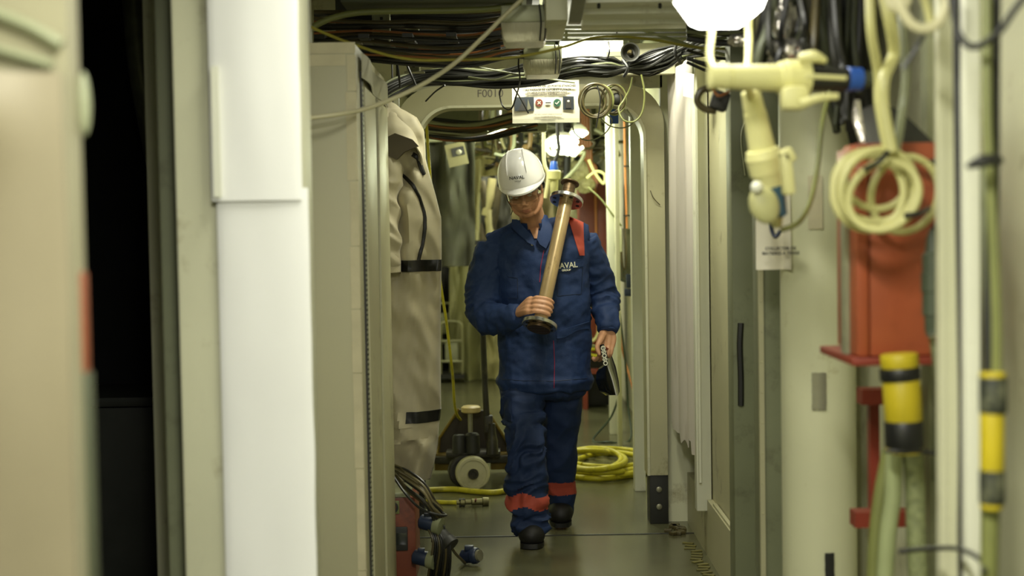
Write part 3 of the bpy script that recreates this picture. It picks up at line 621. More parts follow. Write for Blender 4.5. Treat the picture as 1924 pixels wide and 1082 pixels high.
cable([(1125, 218, 6.9), (1145, 236, 6.9), (1172, 240, 6.9), (1190, 228, 6.86), (1178, 205, 6.84)], .003, M_grcab, 'thin grey wire arcing across the upper right corner of the doorway')
rect_ = P(1150, 205, 7.02); MB().span(P(1146, 232, 7.1), P(1162, 204, 7.1)+X((0, .03, 0)), bevel=.004).build('blue_socket', M_blue, None, 'blue socket behind the doorway top right corner', cat='socket')
# dark hanging plug under the yellow connector
t = thing('hanging_plug', 'dark plug on a looped strap left of the big yellow connector', 'plug', P(1335, 210, 4.2))
MB().tube([P(1340, 165, 4.2), P(1318, 170, 4.2), P(1310, 190, 4.2), P(1325, 205, 4.2), P(1345, 208, 4.2)], .010, seg=8).build('strap', M_brown, t)
MB().box(P(1352, 190, 4.2), (.05, .06, .055), Matrix.Rotation(.3, 3, 'Y'), .008).build('body', M_dark, t)
MB().tube([P(1338, 165, 4.15), P(1350, 180, 4.12), P(1370, 172, 4.15)], .004, seg=6).build('wire', M_orcab, t)
MB().tube([P(1335, -40, 4.35), P(1335, 40, 4.3), P(1335, 120, 4.3), P(1340, 145, 4.25), P(1345, 175, 4.22)], .006, seg=6).build('cord', M_black, t)
MB().sheet(lambda u, v: (P(1291+14*u, 541, 6.0).x+.003*v, 6.05-.1*u, 2.0+.1*v-.02*u), 4, 6, .003).build('paint_flake', M_white, None, 'white torn sheet corner at the top of the right batten', cat='sheet')
# large lamp near the top right
t = thing('work_floodlight', 'bright white floodlight housing cut off by the top edge', 'lamp', P(1365, 36, 3.3))
zb = P(1370, 34, 3.25).z; xa = P(1290, 0, 3.25).x; xb = P(1440, 0, 3.25).x
xc = P(1333, 34, 3.25).x; xd = P(1408, 34, 3.25).x
rg = [[(xc, 3.22, zb), (xd, 3.22, zb), (xd, 3.42, zb), (xc, 3.42, zb)], [(xc-.02, 3.2, zb+.012), (xd+.02, 3.2, zb+.012), (xd+.02, 3.44, zb+.012), (xc-.02, 3.44, zb+.012)], [(xa, 3.14, zb+.075), (xb, 3.14, zb+.075), (xb, 3.5, zb+.075), (xa, 3.5, zb+.075)]]
MB().ring_loft(rg).build('diffuser', M_emit, t, sharp=20)
MB().span((xa-.005, 3.13, zb+.075), (xb+.005, 3.51, zb+.11), bevel=.008).build('housing', M_white, t)
MB().span(((xa+xb)/2-.01, 3.3, zb+.11), ((xa+xb)/2+.01, 3.32, ZC)).build('hanger', M_galv, t)
G = 'pale cables from the floodlight to the big connector'
cable([(1338, 30, 3.3), (1336, 70, 3.25), (1333, 105, 3.2), (1340, 130, 3.14), (1350, 140, 3.1)], .0085, M_yelcab, 'left pale cable from floodlight to yellow connector', group=G, seg=12)
cable([(1406, 30, 3.3), (1407, 70, 3.3), (1406, 105, 3.25), (1404, 135, 3.2)], .0085, M_yelcab, 'right pale cable from floodlight down behind the yellow connector', group=G, seg=12)
# industrial connector, horizontal
t = thing('industrial_connector', 'big horizontal pale yellow connector with a blue ring', 'connector', P(1480, 195, 3.1))
a = P(1334, 144, 3.1); b = P(1655, 150, 3.16); ax = (b-a).normalized(); K = (b-a).length/321
def seg_(x0, x1, r0, r1, m_, nm, bev=2):
    q = [(x0*K, S(r0, 3.1)*.8), ((x0+bev)*K, S(r0, 3.1)), ((x1-bev)*K, S(r1, 3.1)), (x1*K, S(r1, 3.1)*.8)]
    return MB().lathe(a, ax, q, 24).build(nm, m_, t)
seg_(-2, 36, 23, 24, M_plug, 'gland'); seg_(30, 40, 22, 21, M_plug, 'neck'); seg_(36, 132, 23, 26, M_plug, 'body'); seg_(126, 142, 30, 32, M_plug, 'ribbed_collar')
seg_(138, 182, 34, 36, M_plug, 'collar'); seg_(180, 258, 24, 21, M_dark, 'socket_barrel'); seg_(255, 284, 23, 22, M_blue, 'blue_ring'); seg_(282, 320, 16, 15, M_dgreen, 'rear_gland')
MB().tube([P(1515, 143, 3.0), P(1590, 147, 3.0)], .005, seg=6, sub=1).build('painted_highlight', M_plug, t)  # pale bar, a painted glint along the dark barrel
MB().box(P(1492, 185, 3.08), (.055, .06, .05), None, .012).build('latch_block', M_plug, t)
MB().tube([P(1505, 196, 3.02), P(1540, 184, 3.02), P(1575, 181, 3.02)], [.010, .009, .007], seg=10).build('lever', M_plug, t)
MB().tube([P(1505, 110, 3.08), P(1530, 106, 3.06), P(1552, 115, 3.06)], [.012, .014, .006], seg=10).build('lever', M_plug, t)
# connector hanging down
t = thing('industrial_connector', 'pale yellow connector hanging down with a blue flap socket', 'connector', P(1450, 430, 3.35))
a = P(1412, 180, 3.3); b = P(1462, 430, 3.35); ax = (b-a).normalized(); K = (b-a).length/255
seg_(-10, 35, 19, 22, M_plug, 'gland'); seg_(30, 110, 23, 27, M_plug, 'body'); seg_(100, 120, 33, 37, M_plug, 'ribbed_collar'); seg_(115, 150, 36, 34, M_plug, 'collar')
seg_(145, 185, 32, 28, M_plug, 'front_ring'); seg_(170, 232, 30, 24, mat('teal_blue_plastic', (60, 96, 112), .45), 'socket'); seg_(228, 252, 16, 9, M_plug, 'gland')
MB().box(P(1478, 293, 3.22), (.03, .05, .035), Matrix.Rotation(-.5, 3, 'Y'), .008).build('latch', M_plug, t)
MB().box(P(1478, 325, 3.22), (.024, .05, .1), Matrix.Rotation(-.1, 3, 'Y'), .008).build('latch', M_plug, t)
MB().ball(P(1436, 385, 3.22), (.034, .018, .045), Matrix.Rotation(-.35, 3, 'Y')).build('flap_cover', mat('pale_flap', (176, 174, 120), .5), t)
MB().ball(P(1422, 352, 3.2), (.014, .014, .014)).build('hinge', M_white, t)
cable([(1568, 120, 3.6), (1556, 180, 3.6), (1543, 240, 3.55), (1535, 320, 3.5), (1522, 380, 3.42), (1500, 418, 3.35), (1468, 432, 3.33)], .0065, M_olcab, 'olive cable hanging from above and curving into the downward connector', seg=10)
cable([(1404, 135, 3.2), (1406, 160, 3.24), (1411, 190, 3.3)], .010, M_plug, 'short pale cable joining the two yellow connectors', seg=10)
# foil blobs standing in for glare on clear bulbs and plastic
def crumple(c, r, seed, nm, m_, lb, cat_):
    mb = MB(); mb.ball(c, r, seg=22, rings=16)
    for v in mb.v:
        d_ = (v-c); k = 1+.35*noise.noise(d_*28+X((seed, 0, 0)))+.2*noise.noise(d_*70+X((0, seed, 0))); v.xyz = c+d_*k
    return mb.build(nm, m_, None, lb, cat=cat_, sharp=15)
crumple(P(1475, 38, 3.7), (.032, .03, .06), 1, 'foil_blob', M_foil, 'crumpled foil blob standing in for glare between floodlight and dark cables', 'foil')
crumple(P(1480, 96, 3.6), (.05, .04, .032), 4, 'foil_blob', M_foil, 'crumpled foil blob standing in for glare above the yellow connector', 'foil')
crumple(P(1392, 74, 4.3), (.035, .03, .022), 8, 'foil_blob', M_foil, 'small pale crumpled foil between the two pale lamp cables', 'foil')
MB().box(P(1412, 115, 4.6), (.05, .02, .05), Matrix.Rotation(.4, 3, 'Y')).build('yellow_tag', M_yelhose, None, 'yellow tag behind the right pale lamp cable', cat='tag')
MB().tube([P(1610, 188, 3.3), P(1612, 225, 3.3), P(1624, 272, 3.28)], [.006, .013, .008], seg=8).build('reflective_strap', M_foil, None, 'shiny strap hanging beneath the blue ring', cat='strap')
# dark mass of cables at the upper right
G = 'dark cables tangled at the upper right'
rnd = random.Random(5)
for i in range(58):
    x = rnd.uniform(1440, 1625); d = rnd.uniform(3.55, 4.0); dx = rnd.uniform(-50, 50)
    y0 = rnd.uniform(-40, 20); y1 = rnd.uniform(110, 175)
    if x > 1530: y1 = rnd.uniform(170, 250); dx = (1600-x)*.6+rnd.uniform(-12, 12)
    m_ = rnd.choice([M_blackg, M_dark, M_brown, M_dgreen, M_black, M_dgreen])
    cable([(x-dx*.4, -95, d), (x+dx*.3+rnd.uniform(-12, 12), y0*.6+y1*.4, d+rnd.uniform(-.05, .05)), (x+dx*.7+rnd.uniform(-12, 12), y0*.3+y1*.7, d+rnd.uniform(-.05, .05)), (x+dx, y1, d)], rnd.choice([.006, .008, .011]), m_, '%s cable hanging in the tangle %s' % ({M_brown.name: 'brown', M_dgreen.name: 'dark green'}.get(m_.name, 'black'), 'just left of the blue ring' if x > 1545 else 'behind the yellow connector'), group=G, seg=7, sub=5)
G = 'dark cables running across at the upper right'
for i in range(16):
    y = rnd.uniform(40, 135); d = rnd.uniform(4.6, 5.4)
    cable([(1290, y*.8+10, d), (1350, y+rnd.uniform(-8, 8), d), (1420, y+rnd.uniform(-10, 14), d), (1500, y+rnd.uniform(-10, 20), d)], rnd.choice([.006, .009]), rnd.choice([M_blackg, M_dark, M_grcab]), 'dark cable running across behind the pale lamp cables', group=G, seg=7, sub=5)
MB().sheet(lambda u, v: (P(1545+(60+10*v)*u+62*(1-v)**1.5, 541, 3.9).x, 3.9-.06*math.sin(u*3.1), P(1580, 300, 3.9).z+(.62)*v), 12, 14, .01).build('rubber_curtain', M_black, None, 'black rubber sheet hanging in folds left of the red box', cat='rubber sheet')
MB().span((P(1462, 541, 4.1).x, 4.1, 1.9), (P(1640, 541, 4.1).x, 4.14, ZC)).build('shade_backing', M_dark, None, 'added dark plate standing in for shade behind the tangle of cables', cat='plate')  # dark plate added where the space behind the cables lies in shade
# ================================================ HANGING COVERALL (left of the doorway)
M_cov = mat('grey_beige_coverall_cloth', (180, 171, 140), .6, var=.05, scale=2.5, bump=.12, bscale=9, sheen=.2)
t = thing('hooded_coverall', 'grey-beige hooded coverall with black bands hanging left of the doorway', 'coverall', P(772, 900, 6.35))
YC = 6.38
PRF = [  # (py, left px, right px, thickness)
 (196, 708, 730, .05), (205, 706, 756, .12), (222, 705, 784, .17), (245, 704, 797, .19), (275, 706, 799, .17), (300, 708, 800, .15), (330, 700, 808, .17), (370, 696, 819, .21), (410, 694, 829, .24), (470, 696, 830, .24),
 (498, 698, 830, .22), (540, 696, 829, .22), (600, 700, 828, .22), (680, 702, 828, .22), (768, 706, 829, .20), (790, 706, 826, .20), (840, 712, 822, .17), (880, 718, 814, .15), (902, 724, 808, .13)]
def covpt(py, u):
    """u = 0..1 round the body"""
    for i in range(len(PRF)-1):
        if PRF[i][0] <= py <= PRF[i+1][0]: break
    a_, b_ = PRF[i], PRF[i+1]; k = (py-a_[0])/(b_[0]-a_[0]); k = max(0, min(1, k))
    l, r, th = [a_[j]+(b_[j]-a_[j])*k for j in (1, 2, 3)]
    A = P(l, py, YC); B = P(r, py, YC); c = (A+B)/2; hw = (B.x-A.x)/2; g = 2*math.pi*u
    ex = .75
    cx = math.copysign(abs(math.cos(g))**ex, math.cos(g)); sy = math.copysign(abs(math.sin(g))**ex, math.sin(g))
    p = X((c.x+hw*cx, YC-th/2*sy, c.z))
    amp = .020+.024*(py > 250)
    f = noise.noise(X((p.x*9, u*2, p.z*3.2)))*1.0+.6*noise.noise(X((p.x*18+p.z*9, 4, p.z*7)))
    f += 1.1*math.exp(-((py-520)/28)**2)*math.sin(cx*7)*.5+.9*math.exp(-((py-330)/50)**2)*math.sin(cx*5+py*.05)
    f += .8*(1-2.4*abs(noise.noise(X((p.x*6+p.z*2.4, 7, p.z*1.6-p.x*3)))))
    if 820 < py: f += 1.0*math.sin(cx*6+py*.02)
    return p+X((0, -amp*f*(1 if sy > 0 else .3), 0))
rings = [[covpt(196+706*i/110, j/72) for j in range(72)] for i in range(111)]
MB().ring_loft(rings).build('body', M_cov, t, sharp=60)
# the hood: open, slumping forward
def hood(u, v):
    g = math.pi*(u*1.15-.1); 
    x = P(735, 541, YC).x+(.125*math.cos(math.pi-g))*(1-.15*v)+.055*v
    z = P(770, 290, YC).z+(.225*(1-v*.55))*max(math.sin(g), -.1)+.005-.05*v
    return X((x, YC-.04-.13*v, z))+X((.006*noise.noise(X((x*20, v*3, 1))), 0, .012*noise.noise(X((x*14, v*4, 2)))))
MB().sheet(hood, 30, 12, .006).build('hood', M_cov, t)
MB().prism([P(718, 262, YC-.175), P(742, 250, YC-.185), P(775, 262, YC-.19), P(786, 274, YC-.18), P(760, 285, YC-.18), P(745, 300, YC-.175), P(728, 292, YC-.17)], (0, .04, 0)).build('hood_opening', mat('hood_shade', (92, 84, 66), .7, var=.1), t)  # dark plate stands in for the shade inside the open hood
def patch(pts_py_u, w0, m_, nm, off=.004):
    """band following the cloth: list of (py,u)"""
    mb = MB(); rg = []
    q = []
    for i in range(len(pts_py_u)-1):
        for k in range(6):
            s_ = k/6; q.append((pts_py_u[i][0]*(1-s_)+pts_py_u[i+1][0]*s_, pts_py_u[i][1]*(1-s_)+pts_py_u[i+1][1]*s_))
    q.append(pts_py_u[-1])
    mb.tube([covpt(*x)+X((0, -off*.3, 0)) for x in q], w0, seg=6, sub=1); return mb.build(nm, m_, t)
def uof(px, py):
    best = None
    for k in range(0, 101):
        u = .5*k/100; p = covpt(py, u); v = RC.inverted() @ (p-C0); x = 962+F*v.x/-v.z
        if best is None or abs(x-px) < best[0]: best = (abs(x-px), u)
    return best[1]
patch([(py, uof(px, py)) for px, py in [(728, 290), (740, 310), (757, 330), (776, 350), (787, 372), (796, 400), (799, 430), (794, 460), (786, 488)]], .009, M_black, 'zip')
patch([(py, uof(px, py)) for px, py in [(775, 292), (786, 300), (792, 320), (796, 330)]], .011, M_black, 'neck_strap')
def bandring(py0, py1, px0, px1, nm, m_=M_black):
    rg = []; u0 = uof(px0, (py0+py1)/2); u1 = uof(px1, (py0+py1)/2)
    mb = MB(); mb.sheet(lambda a_, b_: covpt(py0+(py1-py0)*b_+3*(1-a_)*0, u0+(u1-.02-u0)*a_)+X((0, -.006 if m_ is M_black else -.002, 0)), 30, 4, .004); return mb.build(nm, m_, t)
bandring(488, 509, 746, 831, 'waist_band'); bandring(767, 788, 763, 831, 'leg_band')
bandring(484, 512, 700, 745, 'belt_loop', M_cov); bandring(768, 796, 706, 762, 'belt_loop', M_cov)
MB().tube([(t.location.x-.05, YC, covpt(196, .25).z-.02), (t.location.x-.05, YC, 2.3)], .004, seg=6).build('hanging_cord', M_black, t)
sl = MB(); sl.tube([P(726, 262, 6.34), P(722, 330, 6.27), P(718, 400, 6.24), P(724, 455, 6.22), P(726, 500, 6.22)], [.075, .072, .07, .062, .055], seg=22)
S_, sn = remesh(sl, .009, 4)
for i, v in enumerate(S_.v): S_.v[i] = v+sn[i]*.016*(1-2.4*abs(noise.noise(X((v.x*9, v.y*6, v.z*13+v.x*14)))))
S_.build('sleeve', M_cov, t, sharp=80)
MB().lathe(P(725, 478, 6.22), P(727, 512, 6.22)-P(725, 478, 6.22), [(0, .062), (.03, .064), (.08, .062), (.081, .05)], 24).build('sleeve_cuff', M_cov, t)
# yellow hose beside the coverall
cable([(800, 215, 7.35), (806, 300, 7.35), (812, 380, 7.4), (826, 520, 7.4), (838, 600, 7.45), (850, 700, 7.6), (857, 775, 7.9), (880, 800, 8.6)], .0075, M_yelhose, 'yellow hose hanging from above behind the coverall', 'hose', 'air_hose', seg=10)
# hose and fitting on the floor
def fl(px, py, r): return PZ(px, py, r)
cable([fl(740, 925, .016), fl(800, 921, .016), fl(850, 919, .016), fl(890, 923, .016), fl(930, 925, .016), fl(965, 918, .016), fl(1010, 905, .016)], .0155, M_yelhose, 'yellow hose lying on the deck in front of the pallet truck wheel', 'hose', 'air_hose', seg=12)
cable([fl(760, 937, .012), fl(820, 943, .012), fl(858, 944, .014)], .0115, M_yelhose, 'short yellow hose ending in the brass coupling', 'hose', 'air_hose', seg=12)
t = thing('hose_coupling', 'brass and steel hose coupling on the deck near pallet truck', 'coupling', fl(888, 948, 0))
a = fl(858, 944, .022); b = fl(918, 942, .022); ax = b-a; L = ax.length; M_brass = mat('dull_brass', (112, 108, 70), .4, metal=.7)
MB().lathe(a, ax, [(0, .012), (L*.1, .012), (L*.12, .02), (L*.25, .02), (L*.28, .013), (L*.45, .013), (L*.48, .018), (L*.8, .018), (L*.82, .024), (L, .022)], 16).build('body', M_brass, t)
for k in (.12, .22, .85): 
    for s_ in (1, -1): MB().tube([a+ax*k, a+ax*k+X((0, -.01, s_*.02))], [.006, .008], seg=6, sub=1).build('lug', M_dark, t)
MB().tube([fl(893, 942, .03), fl(894, 938, .055)], .005, seg=6, sub=1).build('red_lever', M_dred, t)
# hose coil on the deck
t = thing('hose_coil', 'loose coil of yellow hose lying on the deck behind the worker', 'hose', fl(1140, 900, 0))
rnd = random.Random(2)
hm = MB()
def ringpts(cx, cy, rx, ry, z, ph, n=14, t1=1.0): return [PZ(cx+rx*math.cos(ph+2*math.pi*i/n*t1), cy+ry*math.sin(ph+2*math.pi*i/n*t1), z+.012*math.sin(i*1.3+ph)) for i in range(n+1)]
for (cx, cy, rx, ry, z, ph) in [(1130, 866, 88, 24, .02, 0), (1120, 868, 96, 20, .045, 1), (1142, 860, 80, 17, .05, 2.2), (1115, 862, 52, 20, .075, .5), (1150, 872, 72, 20, .02, 4), (1105, 864, 70, 18, .08, 3)]:
    MB().tube(ringpts(cx, cy, rx, ry, z, ph), .0165, seg=10, sub=4).build('hose_loop', M_yelhose, t)
MB().tube([fl(1060, 893, .018), fl(1120, 899, .018), fl(1180, 893, .018), fl(1225, 884, .018)], .0165, seg=10).build('hose_loop', M_yelhose, t)

# ================================================ PALLET TRUCK
M_pty = mat('worn_yellow_steel', (124, 104, 30), .5, var=.2, scale=8, dirt=(60, 52, 26), dscale=8, damt=.5)
M_ptd = mat('oily_dark_steel', (44, 42, 30), .45, var=.3, scale=14, dirt=(90, 84, 56), dscale=12, damt=.2)
M_ptb = mat('brown_black_steel', (46, 38, 20), .6, var=.2)
t = thing('pallet_truck', 'worn yellow and black pallet truck with white wheels, standing behind coverall', 'pallet truck', fl(888, 925, 0))
D = 7.95
MB().prism([P(822, 868, D+.2), P(960, 866, D+.2), P(968, 850, D+.2), P(916, 772, D+.2), P(862, 770, D+.2), P(826, 822, D+.2)], (0, .05, 0)).build('backrest_plate', M_ptb, t)
MB().tube([P(822, 868, D+.18), P(826, 822, D+.18), P(862, 768, D+.18)], .008, seg=8, sub=1).build('plate_rim', M_pty, t)
MB().tube([P(962, 868, D+.18), P(966, 850, D+.18), P(916, 772, D+.18)], .008, seg=8, sub=1).build('plate_rim', M_pty, t)
MB().span(P(816, 872, D+.12), P(972, 856, D+.12)+X((0, .1, 0)), bevel=.006).build('cross_beam', M_ptd, t)
for a0, a1 in ((818, 862), (922, 972)):
    MB().span((P(a0, 884, D+.25).x, D+.16, .07), (P(a1, 884, D+.25).x, D+.5, .17), bevel=.01).build('fork', M_pty, t)
MB().span(P(838, 860, D+.0), P(940, 848, D+.0)+X((0, .14, 0)), bevel=.006).build('pump_base', M_ptd, t)
c_ = P(888, 893, D-.08); r_ = .095
for dx, dy, nm in ((0, 0, 'wheel'), (-.045, .09, 'wheel')):
    c2 = X((c_.x+dx, c_.y+dy, r_)); axw = X((.16, -1, 0))
    w_ = MB().lathe(c2, axw, [(-.028, r_*.9), (-.022, r_), (.02, r_), (.028, r_*.93), (.029, r_*.8), (.022, r_*.78), (.022, r_*.36), (.03, r_*.32), (.03, .004)], 40).build(nm, mat('white_nylon_wheel', (190, 186, 148), .5, var=.1, scale=8, dirt=(120, 114, 80), damt=.3) if dx == 0 else M_ptd, t)  # rear wheel coloured dark in place of shade
    MB().lathe(c2+axw.normalized()*.028, axw, [(0, r_*.32), (.012, r_*.3), (.012, r_*.18), (.006, r_*.16), (.006, .004)], 24).build('hub', M_ptd, w_)
MB().lathe(P(885, 775, D+.04), (0, 0, 1), [(0, .045), (.006, .055), (.03, .055), (.038, .045), (.04, .01)], 24).build('oil_cap', mat('greasy_cream_plastic', (184, 166, 110), .45, var=.15), t)
MB().lathe(P(884, 812, D+.02), (0, 0, 1), [(0, .013), (.11, .013)], 16).build('piston', M_alu, t)
MB().lathe(P(888, 850, D+.02), (0, 0, 1), [(0, .045), (.1, .04), (.11, .03)], 20).build('pump_cylinder', M_dark, t)
MB().lathe(P(863, 850, D+.02), (0, 0, 1), [(0, .04), (.085, .038), (.1, .03)], 20).build('pump_cylinder', M_dark, t)
MB().lathe(P(925, 852, D-.02), (0, 0, 1), [(0, .036), (.07, .032), (.12, .022), (.17, .02)], 20).build('pump_cylinder', M_ptd, t)
MB().box(P(918, 796, D+.0), (.05, .06, .1), None, .01).build('handle_joint', M_ptd, t)
MB().tube([P(916, 800, D), P(912, 740, D), P(908, 640, D+.02), P(906, 590, D+.04)], [.018, .018, .017, .016], seg=12).build('tiller_bar', M_ptd, t)
g_ = [P(*q) for q in [(906, 592, D+.04), (893, 575, D+.04), (884, 545, D+.05), (884, 505, D+.06), (892, 490, D+.06), (910, 484, D+.06), (930, 490, D+.06), (936, 520, D+.06), (926, 570, D+.05), (908, 592, D+.04)]]
MB().tube(g_, .013, seg=10).build('loop_handle', M_black, t)

# ================================================ RED TRANSFORMER BOX AND CABLES (lower left)
M_rbox = mat('dark_red_box_paint', (118, 58, 34), .5, var=.12, dirt=(70, 34, 22), dscale=8, damt=.3)
t = thing('distribution_box', 'red electrical distribution box on the deck at cabinet end', 'electrical box', (-.52, 5.98, 0))
x0, x1 = -.68, P(781, 1000, 5.86).x; zt = P(760, 934, 5.86).z
MB().span((x0, 5.86, 0), (x1, 6.12, zt), bevel=.008).build('body', M_rbox, t)
MB().span((x0, 5.855, zt), (x1-.02, 6.1, zt+.02), bevel=.004).build('lid', M_galv, t)
c_ = P(738, 953, 5.855)
MB().box(c_, (.055, .008, .055), None, .01).build('knob_frame', M_olcab, t); MB().lathe(c_+X((0, -.003, 0)), (0, -1, 0), [(0, .024), (.004, .024), (.005, .015)], 20).build('knob_recess', M_dark, t)
MB().lathe(c_+X((0, -.008, 0)), (0, -1, 0), [(0, .014), (.014, .012)], 20).build('red_knob', M_dred, t)
c_ = P(748, 1012, 5.855); MB().box(c_, (.08, .012, .1), None, .006).build('window_frame', M_dark, t); MB().box(c_+X((0, -.006, 0)), (.07, .004, .05), None, .003).build('window_glass', mat('smoked_plastic', (40, 44, 40), .15), t)
G = 'brown-grey cables draped over the distribution box'
rnd = random.Random(9)
for i in range(15):
    o1 = rnd.uniform(-6, 8); k = i*1.9
    pts = [(712, 862+k*.3+o1*.3, 5.95), (738, 872+k*.9, 5.88), (765, 884+k*1.5+o1, 5.82), (795, 905+k*1.6+o1, 5.78-.004*i), (812, 930+k*1.5, 5.76), (822+rnd.uniform(-12, 12), 955+k*1.4, 5.8), (812, 975+k*1.6, 5.86)]
    cable(pts, .0052, rnd.choice([M_brown, M_blackg, mat('grey_brown_cable', (116, 108, 78), .35)]), 'brownish cable draped over the red distribution box with others', group=G, seg=8, sub=5)
cable([(730, 880, 5.84), (760, 925, 5.76), (790, 955, 5.74), (820, 966, 5.74), (838, 968, 5.76), (825, 960, 5.8)], .0055, M_blackg, 'dark cable bulging out lowest right over the distribution box')
# plugs hanging at the side of the box
for (px, py, m_, lb, rz, mm) in [(812, 985, M_dblue, 'dark blue plug with a grey collar, upper plug beside the distribution box', .3, M_grcab), (800, 1050, M_dblue, 'dark blue plug with a grey collar, lower plug beside the distribution box', .2, M_grcab), (836, 1012, M_dark, 'black plug hanging outermost beside the distribution box', 1.0, M_dark)]:
    t = thing('cable_plug', lb, 'plug', P(px, py+20, 5.8))
    c_ = P(px, py, 5.8); ax = X((math.cos(rz), -.4, -math.sin(rz)*.6)).normalized()
    MB().lathe(c_-ax*.06, ax, [(0, .015), (.01, .03), (.07, .032), (.075, .03)], 18).build('body', m_, t)
    MB().lathe(c_+ax*.012, ax, [(0, .036), (.03, .037), (.032, .03)], 18).build('collar', mm, t)
    MB().box(c_-ax*.02+X((0, 0, .035)), (.03, .02, .015), None, .004).build('latch', m_, t)
G = 'black cables fanning between the plugs'
for i in range(9):
    x = 806+i*4.5
    cable([(795+i*2, 975+i*3, 5.85), (x, 996+i*2, 5.78), (x+8-i*.5, 1020+i*3, 5.76), (x+2, 1060+i*2, 5.78), (x-4, 1100, 5.84)], .0055, M_black if i % 3 else M_brown, 'cable fanning downward between the plugs by the distribution box', group=G, seg=8, sub=4)
t = thing('cable_plug', 'blue and black plug lying on the deck at the bottom', 'plug', PZ(885, 1085, 0))
c_ = P(884, 1058, 6.1); c_.z = .04; ax = X((.8, -.5, .15)).normalized()
MB().lathe(c_-ax*.045, ax, [(0, .02), (.01, .03), (.055, .031), (.06, .036), (.075, .036), (.085, .03)], 20).build('body', M_dblue, t)
MB().lathe(c_+ax*.04, ax, [(0, .025), (.012, .024)], 16).build('white_tip', M_alu, t)
MB().box(c_+X((-.005, 0, .036)), (.04, .03, .022), None, .005).build('latch', M_dblue, t)
cable([(846, 1025, 5.9), (856, 1040, 5.95), (868, 1052, 6.02), (874, 1058, 6.08)], .006, M_brown, 'short brown cable into the plug lying on the deck')
# torn strip of yellow on deck, scraps by the right kick plate
rnd = random.Random(4)
mb = MB()
for i in range(14):
    p = PZ(1296+i*2.6+rnd.uniform(-6, 6), 1020+i*5, .003); mb.box(p, (.05, .02, .004), Matrix.Rotation(rnd.uniform(-.6, .6), 3, 'Z'))
mb.build('peeling_tape', mat('dirty_yellow_tape', (104, 98, 46), .6, var=.3), None, 'peeling yellow floor marking along the right kick plate', cat='floor marking')
mb = MB()
for i in range(16):
    p = PZ(1262+rnd.uniform(-8, 22), 992+rnd.uniform(-6, 10), .008); mb.box(p, (rnd.uniform(.02, .05), rnd.uniform(.02, .05), .014), Matrix.Rotation(rnd.uniform(0, 3), 3, 'Z'), .003)
mb.build('debris', M_brown, None, 'dark crumbled debris at the foot of the door post', cat='debris', kind='stuff')

# ================================================ FAR COMPARTMENT
def post(px0, px1, d, x_, m_, lb, z0=0, z1=ZC):
    a = P(px0, 541, d).x; b = P(px1, 541, d).x
    MB().span((a, d, z0), (b, d+.1, z1), bevel=.006).build('wall_post', m_, None, lb, cat='post')
post(1188, 1209, 7.75, 0, M_white, 'white post just inside the doorway on the right')
post(1143, 1157, 9.9, 0, M_white, 'white post beside the red cabinet beyond the doorway')
post(1158, 1166, 9.3, 0, M_cream, 'narrow cream post between the white ones beyond the doorway')
cable([(1173, 226, 9.9), (1175, 330, 9.9), (1178, 430, 9.9)], .007, mat('orange_pipe', (190, 120, 64), .45), 'thin orange pipe clipped upright on the right wall', 'pipe', 'thin_pipe')
for i, y in enumerate((312, 405)): MB().span(P(1172, y+1.5, 9.88), P(1184, y-1.5, 9.88)+X((0, .01, 0))).build('pipe_clip', M_dark, None, ['upper', 'lower'][i]+' dark clip on the thin orange pipe', cat='clip')
t = thing('cable_hank', 'dark cable hank hanging on the right wall beyond the doorway', 'cable coil', P(1172, 520, 9.7))
for i in range(9):
    w_ = 3+i*1.1; MB().tube([P(1172-w_, 430, 9.7), P(1171-w_*1.2, 470, 9.65+.01*i), P(1172-w_*.6, 505+i*2, 9.66), P(1174+w_*.5, 505+i*2, 9.66), P(1174+w_, 470, 9.65+.01*i), P(1173+w_*.7, 430, 9.7)], .0095, seg=7).build('cable_loop', M_brown if i % 3 == 0 else M_dgreen, t)
MB().lathe(P(1163, 473, 9.55), (0, 0, 1), [(0, .018), (.004, .02), (.15, .02), (.155, .016)], 16).build('extension_socket', M_white, None, 'white cylindrical socket hanging beside the dark cable hank', cat='socket')
MB().box(P(1183, 528, 9.5), (.045, .06, .09), None, .006).build('blue_box', M_dblue, None, 'blue plastic box below the dark cable hank', cat='box')
MB().box(P(1181, 549, 9.5), (.055, .06, .05), None, .006).build('blue_box', M_dblue, None, 'lower darker blue plastic box near the dark cable hank', cat='box')
cable([(1105, 352, 9.8), (1130, 375, 9.75), (1150, 402, 9.7), (1168, 425, 9.7)], .0065, M_olcab, 'olive cable slanting down to the dark cable hank')
cable([(1160, 480, 9.6), (1164, 560, 9.6), (1162, 640, 9.6), (1165, 720, 9.6), (1150, 780, 9.65), PZ(1114, 826, .01), PZ(1140, 830, .01), PZ(1184, 826, .01), (1180, 760, 9.75), (1175, 680, 9.7), (1166, 600, 9.7), (1160, 520, 9.6)], .007, mat('dark_green_cable', (48, 62, 44), .45), 'dark green cable hanging in a long loop down to the deck on the right')
cable([(1165, 600, 10.2), (1168, 650, 10.2), (1178, 690, 10.2), (1193, 745, 9.9)], .006, mat('orange_pipe', (190, 120, 64)), 'orange wire running down the right wall near the deck')
cable([(1193, 765, 9.6), (1196, 790, 9.6), (1188, 812, 9.6)], .006, M_brown, 'short brown wire end near the foot of the right wall')
